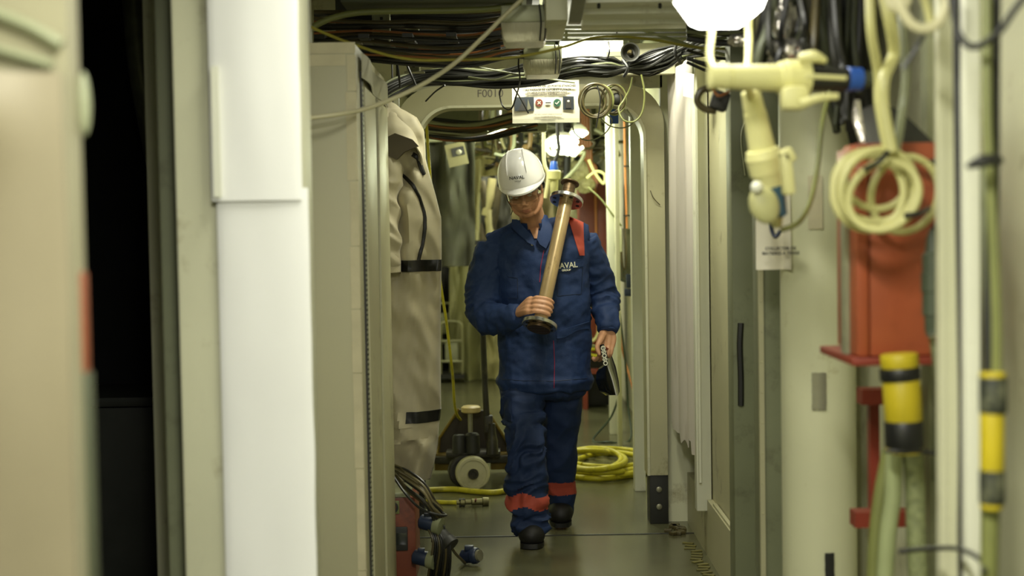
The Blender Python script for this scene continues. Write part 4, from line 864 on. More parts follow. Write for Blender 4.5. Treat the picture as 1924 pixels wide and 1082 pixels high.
# red cabinet + shelf
t = thing('red_locker', 'tall dark red locker beyond the doorway behind the worker', 'locker', (P(1122, 600, 11.5).x, 11.7, 0))
D = 11.5
a = P(1093, 690, D); b = P(1150, 352, D); M_lock = mat('locker_red', (124, 54, 36), .45, var=.1)
MB().span((a.x, D, a.z), (P(1135, 541, D).x, D+.4, b.z), bevel=.01).build('body', M_lock, t)
MB().span((P(1124, 541, D).x, D-.02, a.z), (P(1143, 541, D).x, D+.3, P(1130, 322, D).z), bevel=.01).build('side_column', M_lock, t)
MB().span((P(1119, 541, D).x, D-.03, a.z), (P(1123, 541, D).x, D, P(1130, 350, D).z)).build('copper_strip', mat('orange_pipe', (190, 120, 64)), t)
MB().span((P(1143, 541, D).x, D-.02, a.z-.1), (P(1153, 541, D).x, D+.3, P(1130, 335, D).z)).build('black_side', M_dark, t)
MB().span((P(1085, 541, D).x, D-.25, a.z-.03), (P(1152, 541, D).x, D+.4, a.z)).build('shelf', M_lock, t)
for px in (1090, 1143): MB().span((P(px, 541, D).x, D-.2, 0), (P(px+9, 541, D).x, D-.16, a.z-.03)).build('leg', M_lock, t)
MB().span((P(1085, 541, D).x, D-.1, .02), (P(1142, 541, D).x, D+.3, .42), bevel=.02).build('black_crate', M_black, None, 'black crate beneath the red locker shelf', cat='crate')
t = thing('yellow_hose_bundle', 'dull yellow hose bundle on the red shelf behind the hand', 'hose', P(1120, 685, 11.2))
for i in range(4): MB().tube([P(*q) for q in ell(1116, 664-2*i, 20, 8, 11.3, 10, i, .05, 1, .1*i)], .012, seg=8).build('hose_loop', M_olcab if i % 2 else M_yelhose, t)
cable([(1112, 560, 11.3), (1104, 600, 11.3), (1112, 640, 11.3), (1125, 620, 11.3), (1118, 585, 11.3)], .012, M_plug, 'pale hose looped in front of the red locker', 'hose', 'pale_hose')
# hanging dark coat + poster, drapes
M_coat = mat('dark_olive_cloth', (48, 48, 30), .8, var=.3, bump=.3, bscale=8)
M_drape = mat('pale_drape', (196, 190, 140), .6, var=.15, scale=3, bump=.3, bscale=6)
M_drape2 = mat('olive_translucent_sheeting', (134, 134, 88), .5, var=.2, scale=3, bump=.3, bscale=6)
def drape(px0, px1, py0, py1, d, m_, nm, lb, cat_, amp=.05, fr_=9, taper=0, th=.012):
    def fn(u, v):
        px = px0+(px1-px0)*u+taper*(1-v)*(u-.5); p = P(px, py1+(py0-py1)*v, d)
        return p+X((0, amp*math.sin(u*fr_+2*noise.noise(X((u*3, v*2, px0))))+amp*.8*noise.noise(X((u*6, v*5, py0))), 0))
    return MB().sheet(fn, 36, 30, th).build(nm, m_, None, lb, cat=cat_)
drape(800, 892, 262, 500, 10.2, M_coat, 'hanging_coat', 'dark olive coat hanging on the left beyond the doorway', 'coat')
drape(800, 850, 490, 704, 13.95, mat('dark_backdrop', (30, 30, 20), .8, var=.3), 'dark_sheet', 'dark sheet behind the hand trolleys', 'sheet')
t_ = P(858, 290, 10.0)
mb = MB().box(t_, (.14, .004, .16), Matrix.Rotation(rad(-12), 3, 'Y'))
t = mb.build('poster', mat('dull_poster', (112, 108, 72), .6), None, 'small tilted poster pinned on the dark coat', cat='poster')
MB().box(t_+X((.01, -.005, .02)), (.09, .004, .06), Matrix.Rotation(rad(-12), 3, 'Y')).build('printed_photo', M_dark, t)
MB().ball(t_+X((.015, -.008, .015)), (.02, .003, .02)).build('printed_face', M_alu, t)
drape(884, 960, 262, 330, 11.8, M_drape, 'hanging_drape', 'pale drape bunched under the far ceiling left of the helmet', 'drape', .06, 7)
drape(884, 905, 300, 470, 11.5, M_drape, 'hanging_drape', 'narrow pale drape hanging left of the helmet', 'drape', .05, 5, -18)
drape(845, 905, 480, 714, 13.6, M_drape2, 'plastic_sheeting', 'olive plastic sheeting hanging to the deck beyond the doorway', 'sheeting', .06, 8)
drape(862, 900, 360, 500, 11.9, M_drape2, 'plastic_sheeting', 'olive plastic sheeting above the sheeting that reaches the deck', 'sheeting', .06, 6)
drape(905, 945, 600, 712, 13.6, M_drape, 'plastic_sheeting', 'pale sheeting low behind the pallet truck handle', 'sheeting', .06, 6)
MB().span(P(876, 461, 11.3), P(916, 451, 11.3)+X((0, .02, 0))).build('strap', M_black, None, 'black strap across the pale drapes', cat='strap')
MB().span(P(880, 605, 11.5), P(900, 594, 11.5)+X((0, .02, 0))).build('strap', M_black, None, 'black strap across the olive sheeting', cat='strap')
# hanging garments and shapes behind
M_brcab = mat('tan_hose', (120, 96, 54), .5)
M_gar = mat('grey_dark_garment', (84, 78, 56), .8, var=.4, scale=7)
drape(905, 960, 325, 470, 12.6, mat('dark_garment', (40, 40, 28), .8, var=.4), 'hanging_garment', 'dark garment hanging left of the helmet', 'garment', .06, 8)
G = 'pale garment sleeves hanging left of the helmet'
for (a_, b_, c2, d_) in [((905, 340), (912, 380), (918, 410), .03), ((925, 335), (920, 370), (912, 405), .035), ((938, 350), (930, 400), (922, 440), .03), ((900, 420), (910, 470), (915, 520), .03), ((918, 395), (922, 450), (918, 500), .035)]:
    cable([(*a_, 12.2), (*b_, 12.2), (*c2, 12.2)], [d_, d_*1.2, d_], M_drape if d_ > .03 else M_gar, 'pale garment sleeve hanging among dark ones left of the helmet', 'sleeve', 'garment_sleeve', G, seg=10)
drape(930, 1045, 292, 500, 12.9, mat('tan_cluttered_cover', (120, 112, 74), .7, var=.35, scale=7, bump=.4, bscale=7), 'storage_cover', 'tan cover hanging behind the helmet and pipe', 'cover', .08, 9)
drape(1040, 1100, 285, 470, 12.7, mat('olive_cluttered_cover', (104, 104, 66), .7, var=.35, scale=7, bump=.4, bscale=7), 'storage_cover', 'olive cover hanging between pipe top and red locker', 'cover', .08, 7)
for yy, zz, lb in ((10.2, 2.09, 'steel rail carrying the dark coat under the far ceiling'), (11.6, 2.14, 'steel rail across the passage above the pale drapes'), (12.75, 2.115, 'steel rail across the passage carrying the covers behind the helmet')):
    MB().tube([X((-.97, yy, zz)), X((.93 if yy > 11 else -.25, yy, zz))], .014, seg=10, sub=1).build('hanging_rail', M_galv, None, lb, cat='rail')
# chrome hand trolleys
M_chr = mat('chrome_tube', (176, 176, 140), .3, metal=.8)
def trolley(px0, px1, py0, py1, d, lb):
    t = thing('hand_trolley', lb, 'trolley', P((px0+px1)/2, py1, d))
    MB().tube([P(px0, py1, d), P(px0, py0+25, d), P(px0+5, py0+4, d), P(px1-6, py0+4, d), P(px1, py0+25, d), P(px1, py1, d)], .014, seg=8).build('frame', M_chr, t)
    for k in (.35, .7): MB().tube([P(px0, py0+(py1-py0)*k, d), P(px1, py0+(py1-py0)*k, d)], .012, seg=8, sub=1).build('cross_bar', M_chr, t)
    MB().box(P((px0+px1)/2, py0+(py1-py0)*.53, d+.03), (S(px1-px0, d)*.6, .05, .2), None, .01).build('plate', M_galv, t)
    MB().span(P(px0-3, py1, d-.1), P(px1+3, py1-8, d-.1)+X((0, .2, 0))).build('toe_plate', M_dark, t)
trolley(812, 850, 496, 706, 13.8, 'tall chrome hand trolley behind the yellow hanging hose')
trolley(828, 869, 602, 712, 13.5, 'low chrome hand trolley behind the yellow hanging hose')
# ceiling stuff seen through the doorway
G = 'cables under the ceiling beyond the doorway'
rnd = random.Random(21)
for i in range(22):
    y = rnd.uniform(226, 262); m_ = rnd.choice([M_blackg, M_brown, M_dark, M_galv, M_blackg, M_orcab]); d = rnd.uniform(7.6, 8.6)
    cable([(790, y-8, d), (840, y+rnd.uniform(-4, 5), d), (900, y+rnd.uniform(-4, 2), d), (955, y-rnd.uniform(8, 16), d), (1010, y-rnd.uniform(14, 30), d)], rnd.choice([.006, .009, .012]), m_, '%s cable strung under the far ceiling left of the sign' % ({M_orcab.name: 'orange', M_galv.name: 'grey', M_brown.name: 'brown'}.get(m_.name, 'black')), group=G, seg=7, sub=5)
G = 'hoses and cables bunched under the far ceiling'
for i in range(70):
    x = rnd.uniform(900, 1135); y = rnd.uniform(212, 290); d = rnd.uniform(10.3, 12)
    m_ = rnd.choice([M_drape, M_galv, M_olcab, M_brown, M_dgreen, M_grcab, M_brown, M_galv, M_dark, M_brcab])
    cable([(x, 430-1.27*F/d, d), (x, y, d), (x+rnd.uniform(-22, 22), y+rnd.uniform(6, 20), d), (x+rnd.uniform(-35, 35), y+rnd.uniform(14, 40), d), (x+rnd.uniform(-40, 40), y+rnd.uniform(14, 66), d)], rnd.choice([.007, .010, .014, .018]), m_, '%s hose bunched under the far ceiling %s' % ({M_drape.name: 'pale', M_galv.name: 'grey', M_olcab.name: 'olive', M_grcab.name: 'grey-green', M_brcab.name: 'tan'}.get(m_.name, 'dark'), 'above the helmet' if x < 1010 else 'around the brightest lamp'), group=G, seg=7, sub=4)
G = 'orange hoses hanging right of the lit lamp'
for i in range(6):
    cable([(1080+5*i, 112, 10.6), (1083+5*i, 200, 10.6), (1085+5*i, 278+2*i, 10.6), (1092+4*i, 292+3*i, 10.6), (1104+3*i, 304+2*i, 10.6), (1112+2*i, 330+3*i, 10.6)], .013, M_orcab, 'orange hose hanging right of the bright lamp', 'hose', 'orange_hose', G, seg=8, sub=4)
cable([(1106, 300, 10.3), (1118, 325, 10.3), (1134, 345, 10.3), (1136, 328, 10.3), (1120, 322, 10.3), (1102, 335, 10.3)], .011, M_plug, 'pale hose looped above the red locker', 'hose', 'pale_hose')
for i, (x, y, r_) in enumerate([(1092, 322, .11), (1080, 335, .08), (1100, 345, .08)]): crumple(P(x, y, 10.9), (r_, .08, r_*.8), 20+i, 'plastic_bag', M_drape, ['largest pale crumpled bag under the bright lamp', 'pale crumpled bag beside the pipe top', 'pale crumpled bag just above the red locker'][i], 'bag')
# hanging plug with blue top
t = thing('hanging_connector', 'pale yellow connector with blue top hanging right of the helmet', 'connector', P(1040, 372, 9.2))
def lt(y0, y1, r0, r1, m_, nm): a = P(1041, y0, 9.2); b = P(1041, y1, 9.2); MB().lathe(a, b-a, [(0, r0*.8), (.006, r0), ((b-a).length-.006, r1), ((b-a).length, r1*.8)], 16).build(nm, m_, t)
lt(303, 322, .022, .03, M_blue, 'blue_cap'); lt(320, 338, .045, .04, M_plug, 'collar'); lt(336, 366, .028, .024, M_plug, 'body')
MB().tube([P(1042, 305, 9.2), P(1050, 280, 9.2), P(1048, 255, 9.2), P(1046, 160, 9.2), P(1046, 62, 9.2)], .012, seg=8).build('cord', M_dark, t)
cable([(1072, 104, 10.7), (1070, 200, 10.7), (1066, 300, 10.7), (1064, 340, 10.7), (1060, 380, 10.7)], .028, M_black, 'thick black hose hanging behind the pipe top', 'hose', 'black_hose')
cable([(1022, 76, 9.6), (1022, 200, 9.6), (1022, 300, 9.6), (1030, 330, 9.6), (1024, 372, 9.6)], .012, M_drape, 'pale cord hanging right of the helmet')
# lit lamps in the far compartment
def farlamp(px, py, d, rx, rz, lb, pw):
    t = thing('work_lamp', lb, 'lamp', P(px, py+8, d))
    c_ = P(px, py, d)
    MB().lathe(c_+X((0, .06, .05)), (0, -.35, -1), [(0, rx*.4), (.03, rx*.8), (.06, rx)], 20).build('shade', M_white, t)
    MB().ball(c_+X((0, .03, 0)), (rx*.85, rx*.6, rz)).build('bulb', M_emitg, t)
    MB().tube([c_+X((0, .06, .05)), X((c_.x, c_.y+.06, ZC))], .012, seg=8, sub=1).build('stem', M_dark, t)
    l = bpy.data.lights.new('work_lamp_light', 'POINT'); l.energy = pw*1.3; l.color = (.93, 1, .72); l.shadow_soft_size = .08
    o = bpy.data.objects.new('work_lamp_light', l); COL.objects.link(o); o.location = c_+X((0, -.08, -.06))
farlamp(1056, 265, 9.9, .12, .05, 'brightest work lamp glowing under the far ceiling right of the helmet', 16)
farlamp(1088, 248, 10.0, .07, .04, 'smaller lit work lamp right of the brightest one', 5)
farlamp(936, 247, 10.0, .08, .022, 'lit work lamp under the far ceiling left of the sign', 8)
G = 'green-white loops lit by the bright lamp'
for i in range(5): cable([(1030+8*i, 262, 10.0), (1028+12*i, 280+3*i, 10.0), (1040+12*i, 290-2*i, 10.0), (1060+9*i, 276, 10.0)], .013, M_white, 'white hose loop glowing below the brightest work lamp', 'hose', 'white_hose', G, seg=8, sub=4)
MB().box(P(1002, 240, 8.3), (.16, .12, .05), None, .012).build('ceiling_box', M_galv, None, 'pale ceiling box just below the printed sign', cat='box')
MB().span(P(985, 250, 11.5), P(1140, 225, 11.5)+X((0, .2, 0))).build('cross_beam', M_green, None, 'grey-green beam across the far ceiling', cat='beam')
# fixtures of the ceiling lights added to brighten the passage
for i, (nm, loc, sz, pw, *_) in enumerate(LAMPS):
    if i == 3: continue
    t = thing('added_ceiling_lamp', ['long added ceiling lamp nearest to the viewpoint, out of view', 'added ceiling lamp near the left pillar, out of view', 'added ceiling lamp over the worker, out of view', '', 'long added ceiling lamp just beyond the doorway', 'long added ceiling lamp near the far wall'][i], 'lamp', (loc[0], loc[1], loc[2]))
    MB().span((loc[0]-sz[0]/2-.02, loc[1]-sz[1]/2-.02, loc[2]+.03), (loc[0]+sz[0]/2+.02, loc[1]+sz[1]/2+.02, loc[2]+.09), bevel=.01).build('housing', M_white, t)
    MB().span((loc[0]-sz[0]/2, loc[1]-sz[1]/2, loc[2]+.012), (loc[0]+sz[0]/2, loc[1]+sz[1]/2, loc[2]+.03), bevel=.004).build('diffuser', mat('tube_diffuser', (255, 252, 230), .5, emit=3), t)
    for s_ in (-1, 1): MB().span((loc[0]-.01, loc[1]+s_*sz[1]*.4-.01, loc[2]+.09), (loc[0]+.01, loc[1]+s_*sz[1]*.4+.01, ZC)).build('hanger', M_galv, t)
# ================================================ THE WORKER
from mathutils.bvhtree import BVHTree
M_skin = mat('skin', (194, 144, 108), .5, var=.06, scale=20, bump=.05, bscale=120)
M_lip = mat('lip', (168, 112, 86), .5, var=.05)
M_hair = mat('short_dark_hair', (52, 42, 32), .8, var=.3, scale=60)
M_jack = mat('navy_blue_workwear', (22, 48, 92), .72, var=.12, scale=9, bump=.12, bscale=220)
M_trou = mat('navy_blue_trouser_cloth', (20, 42, 80), .75, var=.12, scale=9, bump=.12, bscale=220)
M_coral = mat('coral_red_panel', (182, 78, 60), .7, var=.08, scale=14)
M_helm = mat('white_helmet_shell', (244, 242, 240), .2, var=.01, scale=2, coat=.4)
M_shoe = mat('black_safety_shoe', (24, 23, 20), .6, var=.3, scale=20)
M_pink2 = mat('magenta_piping', (150, 40, 70), .6)
man = thing('person', 'worker in white hard hat and navy overalls walking with a pipe on his shoulder', 'person', P(1022, 1036, 6.6)*1.0)
man.location.z = 0; WL[man.name] = man.location.copy()
def fbm(p, s, seed=0): return noise.noise(p*s+X((seed, seed*1.7, -seed)))+.5*noise.noise(p*s*2.1+X((seed*2, 3, seed)))
def ridge(p, seed=0): return 1-2*abs(noise.noise(p+X((seed, seed, seed))))

# --- pipe first, the hand closes on it
t = thing('flanged_pipe', 'bronze flanged pipe with bright steel flanges held against his shoulder', 'pipe', P(1013, 625, 6.2))
Bp = P(1014, 610, 6.24); Tp = P(1064, 376, 6.50); pa = (Tp-Bp).normalized(); PL = (Tp-Bp).length; RP = .031
M_bronze = mat('worn_bronze_pipe', (184, 160, 118), .3, metal=.55, var=.18, scale=10, dirt=(90, 70, 46), dscale=9, damt=.15, stretch=(1, 1, .4))
MB().lathe(Bp, pa, [(0, RP), (PL, RP)], 32).build('tube', M_bronze, t)
hs = MB().lathe(Tp, pa, [(0, RP*.95), (.055, RP*.95), (.085, RP*.9)], 28); hs.build('threaded_neck', mat('dark_bronze', (96, 78, 54), .4, metal=.7, var=.3, scale=40, bump=.5, bscale=8, stretch=(.1, .1, 12)), t)
MB().lathe(Tp+pa*.083, pa, [(0, .03), (.002, .043), (.007, .043), (.009, .034), (.002, .03)], 28).build('end_lip', mat('dark_bronze', (96, 78, 54)), t)
u1 = pa.orthogonal().normalized(); u2 = pa.cross(u1)
for O, nm, up in ((Tp, 'flange', 1), (Bp, 'flange', -1)):
    f_ = MB().lathe(O-pa*.009, pa, [(0, RP), (0, .076), (.002, .078), (.016, .078), (.018, .076), (.018, RP)], 48).build(nm, M_steel, t)
    for k in range(8):
        g = 2*math.pi*k/8+.3; c_ = O+(u1*math.cos(g)+u2*math.sin(g))*.058
        MB().lathe(c_-pa*.0105, pa, [(0, .0085), (.0005, .0085), (.0006, .001)], 12).build('bolt_hole', M_black, f_)
MB().lathe(Bp-pa*.024, pa, [(0, .03), (0, .052), (.014, .052), (.015, .03)], 32).build('raised_face', mat('dark_bronze', (96, 78, 54)), t)

# --- body, one continuous surface
SHR = P(924, 462, 6.64); ELR = P(908, 588, 6.56); WRR = P(968, 590, 6.37)
SHL = P(1098, 452, 6.66); ELL = P(1131, 548, 6.74); WRL = P(1141, 618, 6.58)
NB = P(1006, 446, 6.60); CH = P(1010, 500, 6.64); PEL = P(1020, 675, 6.70)
HPR = P(985, 682, 6.68); KNR = P(989, 828, 6.50); ANR = P(998, 975, 6.56)
HPL = P(1055, 682, 6.72); KNL = P(1052, 825, 6.78); ANL = P(1053, 950, 6.94)
HC = P(984, 356, 6.45)
RH = Matrix.Rotation(rad(-8), 3, "Z") @ Matrix.Rotation(rad(-10), 3, "Y") @ Matrix.Rotation(rad(22), 3, "X")
def H(x, y, z): return HC+RH @ X((x, y, z))
b = MB()
b.ball(H(0, .012, .035), (.076, .097, .088), RH, 24, 16)          # skull
b.ball(H(0, -.028, -.045), (.058, .062, .062), RH, 20, 14)        # mid face
b.ball(H(0, -.052, -.094), (.031, .03, .024), RH)                 # chin
for s_ in (-1, 1):
    b.tube([H(s_*.066, .01, -.04), H(s_*.052, -.022, -.082), H(s_*.02, -.052, -.104)], [.018, .017, .015], seg=12)   # jaw
    b.ball(H(s_*.042, -.064, -.028), (.021, .018, .016), RH)      # cheekbone
    b.ball(H(s_*.079, .015, -.012), (.007, .018, .031), RH)       # ear
    b.ball(H(s_*.029, -.082, .016), (.022, .012, .009), RH)       # brow
    b.ball(H(s_*.011, -.102, -.040), (.008, .010, .008), RH)      # nostril wing
b.tube([H(0, -.086, .008), H(0, -.099, -.015), H(0, -.114, -.036)], [.008, .009, .0115], seg=12)   # nose
b.ball(H(0, -.084, -.062), (.024, .014, .011), RH); b.ball(H(0, -.082, -.077), (.022, .014, .009), RH)
b.tube([H(0, .035, -.02), H(0, .04, -.07), NB+X((0, .01, .03)), NB+X((0, .02, -.05))], [.06, .057, .06, .075], seg=20)    # neck
b.ring_loft([[c+X((w_*math.cos(g), d_*math.sin(g), 0)) for g in [2*math.pi*k/28 for k in range(28)]] for c, w_, d_ in
    [(NB+X((0, .02, -.0)), .08, .06), (NB+X((0, .02, -.04)), .17, .085), (CH, .185, .11), (P(1014, 560, 6.66), .16, .105), (P(1018, 620, 6.69), .155, .105), (PEL, .175, .115), (P(1020, 715, 6.70), .15, .10)]])
def limb(a_, b_, c_, r):
    m1 = (a_+b_)/2; m2 = (b_+c_)/2; b.tube([a_, m1, b_, m2, c_], r, seg=18, sub=4)
b.ball(SHR+X((.02, 0, -.02)), .045); b.ball(SHL+X((-.02, 0, -.02)), .045)
limb(SHR+X((.015, 0, -.02)), ELR, WRR, [.045, .045, .041, .039, .027]); limb(SHL+X((-.015, 0, -.02)), ELL, WRL, [.045, .045, .041, .039, .027])
limb(HPR, KNR, ANR, [.055, .036, .036, .036, .032]); limb(HPL, KNL, ANL, [.055, .036, .036, .036, .032])
for A_ in (ANR, ANL): b.tube([A_+X((0, .03, -.03)), A_+X((0, -.05, -.06)), A_+X((0, -.13, -.07))], [.035, .035, .025], seg=12)
# right hand (image left) closed round the pipe
Gc = Bp+pa*((P(1013, 578, 6.27)-Bp).dot(pa))
camd = (C0-Gc); camd = (camd-pa*camd.dot(pa)).normalized(); lf = pa.cross(camd); lf = lf if lf.x < 0 else -lf
def G_(phi, R_, s_): g = rad(phi); return Gc+pa*s_+(lf*math.cos(g)+camd*math.sin(g))*R_
wr = WRR
for i, (s_, rf, k) in enumerate([(.033, .0098, 168), (.0115, .0105, 178), (-.0105, .0102, 172), (-.031, .0088, 158)]):
    R_ = RP+rf*.85
    b.tube([G_(2, R_+.014, s_*.95), G_(38, R_+.008, s_), G_(70, R_+.001, s_), G_(100, R_, s_), G_(135, R_, s_), G_(k, R_, s_)], [rf*1.18, rf*1.16, rf*1.02, rf*1.04, rf*.96, rf*.84], seg=12, sub=4)
    b.tube([wr+(G_(0, .05, s_)-wr)*.15, G_(-4, R_+.030, s_*.85), G_(2, R_+.014, s_*.95)], [.017, .0155, .0125], seg=12, sub=4)
b.tube([wr+pa*.012, G_(-35, .055, .03), G_(-70, .046, .042), G_(-110, .042, .05), G_(-145, .041, .052)], [.018, .016, .0125, .0115, .0095], seg=12, sub=4)
# left hand hanging, fingers curled round the shield edge
hx = X((1, .35, 0)).normalized()       # across the knuckles
wl = WRL
for i, (k, ln, rf) in enumerate([(-.030, 1.0, .0098), (-.010, 1.08, .0102), (.011, 1.0, .0098), (.030, .84, .0088)]):
    kn = P(1139, 652, 6.545)+hx*k; kn.z += .006-abs(k)*.15
    b.tube([wl+hx*k*.3, wl+hx*k*.6+(kn-wl)*.5, kn], [.018, .0155, .0125], seg=12, sub=4)
    b.tube([kn, kn+X((-.004, -.020*ln, -.022*ln)), kn+X((-.010, -.022*ln, -.046*ln)), kn+X((-.026, .000, -.060*ln)), kn+X((-.034, .022, -.050*ln))], [rf*1.2, rf*1.06, rf, rf*.95, rf*.8], seg=12, sub=4)
b.tube([wl+X((-.012, -.008, -.012)), P(1127, 641, 6.51), P(1122, 654, 6.49), P(1128, 668, 6.475)], [.017, .0145, .0115, .0092], seg=12, sub=4)
B_, nr = remesh(b, .0038, 3, .5)
# eye sockets, mouth line and temples pressed in
HI = RH.transposed()
for i, v in enumerate(B_.v):
    if (v-HC).length < .17:
        l = HI @ (v-HC)
        if l.y < -.03:
            d_ = 0
            for s_ in (-1, 1): d_ += .013*math.exp(-((l.x-s_*.029)/.017)**2-((l.z+.003)/.012)**2)
            d_ += .005*math.exp(-(l.x/.024)**2-((l.z+.0695)/.0028)**2)
            d_ += .004*math.exp(-(l.x/.03)**2-((l.z+.086)/.006)**2)
            l.y += d_
        B_.v[i] = HC+RH @ l
for k, f in enumerate(B_.f):
    l = HI @ (sum((B_.v[i] for i in f), X((0, 0, 0)))/len(f)-HC)
    if -.125 < l.z < -.047-.012*math.cos(l.x*50)+.25*max(0, abs(l.x)-.03) and l.y < .02 and l.length < .16 and not (abs(l.x) < .02 and l.z > -.058): B_.m[k] = 1
body = B_.build('body', [M_skin, mat('stubbled_skin', (182, 132, 98), .6, var=.12, scale=90)], man, sharp=80)
for s_ in (-1, 1):
    e = MB().ball(H(s_*.029, -.0695, -.003), (.0125, .0115, .009), RH).build('eye', mat('eye_white', (190, 184, 172), .3), body)
    MB().ball(H(s_*.029, -.0795, -.006), (.005, .003, .005), RH).build('iris', M_dark, e) if False else None
    MB().tube([H(s_*.013, -.094, .012), H(s_*.028, -.096, .017), H(s_*.046, -.086, .012)], [.003, .0042, .002], seg=8).build('eyebrow', M_hair, body)
    MB().tube([H(s_*.017, -.0815, .0005), H(s_*.029, -.0842, .0035), H(s_*.042, -.078, -.0015)], [.0022, .003, .002], seg=8).build('eyelid', M_skin, body)
MB().tube([H(-.022, -.089, -.070), H(-.01, -.0965, -.067), H(0, -.097, -.0685), H(.01, -.0965, -.067), H(.022, -.089, -.070)], [.002, .0042, .0036, .0042, .002], seg=8).build('lips', M_lip, body)
MB().tube([H(-.02, -.089, -.072), H(0, -.0955, -.0765), H(.02, -.089, -.072)], [.002, .0048, .002], seg=8).build('lips', M_lip, body)
# hair below the helmet at temples and nape
hb = MB()
for s_ in (-1, 1): hb.ball(H(s_*.071, .0, .012), (.009, .022, .03), RH)
hb.tube([H(-.07, .03, -.0), H(-.05, .085, -.02), H(0, .102, -.025), H(.05, .085, -.02), H(.07, .03, 0)], .02, seg=10)
hb.build('hair', M_hair, man)

# --- jacket
j = MB()
def ringpx(py, l, r, th, yc, n=36, e=.85):
    A = P(l, py, yc); B2 = P(r, py, yc); c = (A+B2)/2; hw = (B2-A).length/2
    return [c+X((math.copysign(abs(math.cos(g))**e, math.cos(g))*hw, math.copysign(abs(math.sin(g))**e, math.sin(g))*th/2, 0)) for g in [2*math.pi*k/n for k in range(n)]]
j.ring_loft([ringpx(*a_) for a_ in [(428, 984, 1036, .14, 6.61), (438, 955, 1070, .20, 6.625), (450, 930, 1094, .235, 6.635), (475, 924, 1104, .265, 6.64), (520, 930, 1104, .285, 6.645), (570, 936, 1106, .285, 6.655), (620, 938, 1108, .285, 6.67), (670, 938, 1109, .29, 6.68), (710, 938, 1109, .29, 6.68), (731, 940, 1108, .285, 6.68)]])
j.tube([P(926, 466, 6.64), P(966, 446, 6.63), P(1006, 440, 6.62), P(1060, 438, 6.63), P(1096, 450, 6.65)], [.068, .066, .06, .06, .066], seg=20)
j.tube([SHR+X((.01, 0, .0)), P(914, 510, 6.62), P(908, 556, 6.59), ELR, P(928, 600, 6.50), P(956, 597, 6.42), P(978, 592, 6.365)], [.080, .076, .072, .074, .070, .058, .044], seg=24)
j.tube([SHL+X((-.01, 0, 0)), P(1112, 490, 6.69), P(1124, 525, 6.72), P(1131, 552, 6.735), P(1138, 580, 6.68), P(1141, 604, 6.61), P(1142, 622, 6.575)], [.078, .072, .066, .063, .059, .056, .042], seg=24)
J, jn = remesh(j, .0075, 5, .6)
def seglen(p, a_, b_): 
    d_ = b_-a_; k = max(0, min(1, (p-a_).dot(d_)/d_.length_squared)); return (p-(a_+d_*k)).length, k
def sleeve_w(p, S_, E_, W_):
    d1, k1 = seglen(p, S_, E_); d2, k2 = seglen(p, E_, W_)
    if d1 < d2: return d1, k1*.55, (E_-S_).normalized()
    return d2, .55+k2*.45, (W_-E_).normalized()
for i, v in enumerate(J.v):
    best = None
    for (S_, E_, W_, sd) in ((SHR, ELR, WRR, 3), (SHL, ELL, WRL, 8)):
        d_, k, ax = sleeve_w(v, S_, E_, W_)
        if best is None or d_ < best[0]: best = (d_, k, ax, sd, S_, E_, W_)
    d_, k, ax, sd, S_, E_, W_ = best
    arm = max(0, min(1, (.115-d_)/.03)) if (v.x < P(936, 500, 6.6).x or v.x > P(1106, 500, 6.6).x or (v.y < 6.52 and v.x < P(985, 560, 6.4).x)) else 0
    along = v.dot(ax); other = v-ax*along
    # folds run across the sleeve, tilted by the noise
    ws = ridge(X((other.x*8+sd+along*5, other.y*6+sd, along*15+other.x*9*(1 if sd == 3 else -1)+2.2*noise.noise(v*6))), sd)*(.35+.95*math.exp(-((k-.58)/.25)**2))+.5*fbm(v, 22, sd)
    wt = .55*ridge(X((v.x*9+v.z*5, v.y*3, v.z*3.0-v.x*5)), 2)+.6*fbm(v, 8, 5)+.25*fbm(v, 26, 9)
    wt += .8*math.exp(-((v.z-P(1020, 718, 6.6).z)/.02)**2)*ridge(X((v.x*14, 0, 2)), 4)
    w_ = (.015*ws*arm+.016*wt*(1-arm))
    J.v[i] = v+jn[i]*w_
jacket = J.build('jacket', M_jack, man, sharp=80)
bj = BVHTree.FromPolygons(J.v, J.f)
def hit(bv, px, py, off=.003):
    d_ = (RC @ X(((px-962)/F, -(py-541)/F, -1))).normalized(); r_ = bv.ray_cast(C0, d_)
    if r_[0] is None: return P(px, py, 6.5)
    return r_[0]-d_*off
def qpatch(bv, q, nm, m_, par, off=.003, th=.003, nu=14, nv=10, wob=0):
    (a_, b_, c_, d_) = q   # tl, tr, br, bl
    def fn(u, v):
        x = (a_[0]*(1-u)+b_[0]*u)*(1-v)+(d_[0]*(1-u)+c_[0]*u)*v; y = (a_[1]*(1-u)+b_[1]*u)*(1-v)+(d_[1]*(1-u)+c_[1]*u)*v
        return hit(bv, x, y+wob*math.sin(u*7)*v, off)
    return MB().sheet(fn, nu, nv, th).build(nm, m_, par)
def seam(bv, pts, r, nm, m_, par, off=.001):
    q = []
    for i in range(len(pts)-1):
        for k in range(5): q.append((pts[i][0]+(pts[i+1][0]-pts[i][0])*k/5, pts[i][1]+(pts[i+1][1]-pts[i][1])*k/5))
    q.append(pts[-1]); return MB().tube([hit(bv, x, y, off) for x, y in q], r, seg=6, sub=2).build(nm, m_, par)
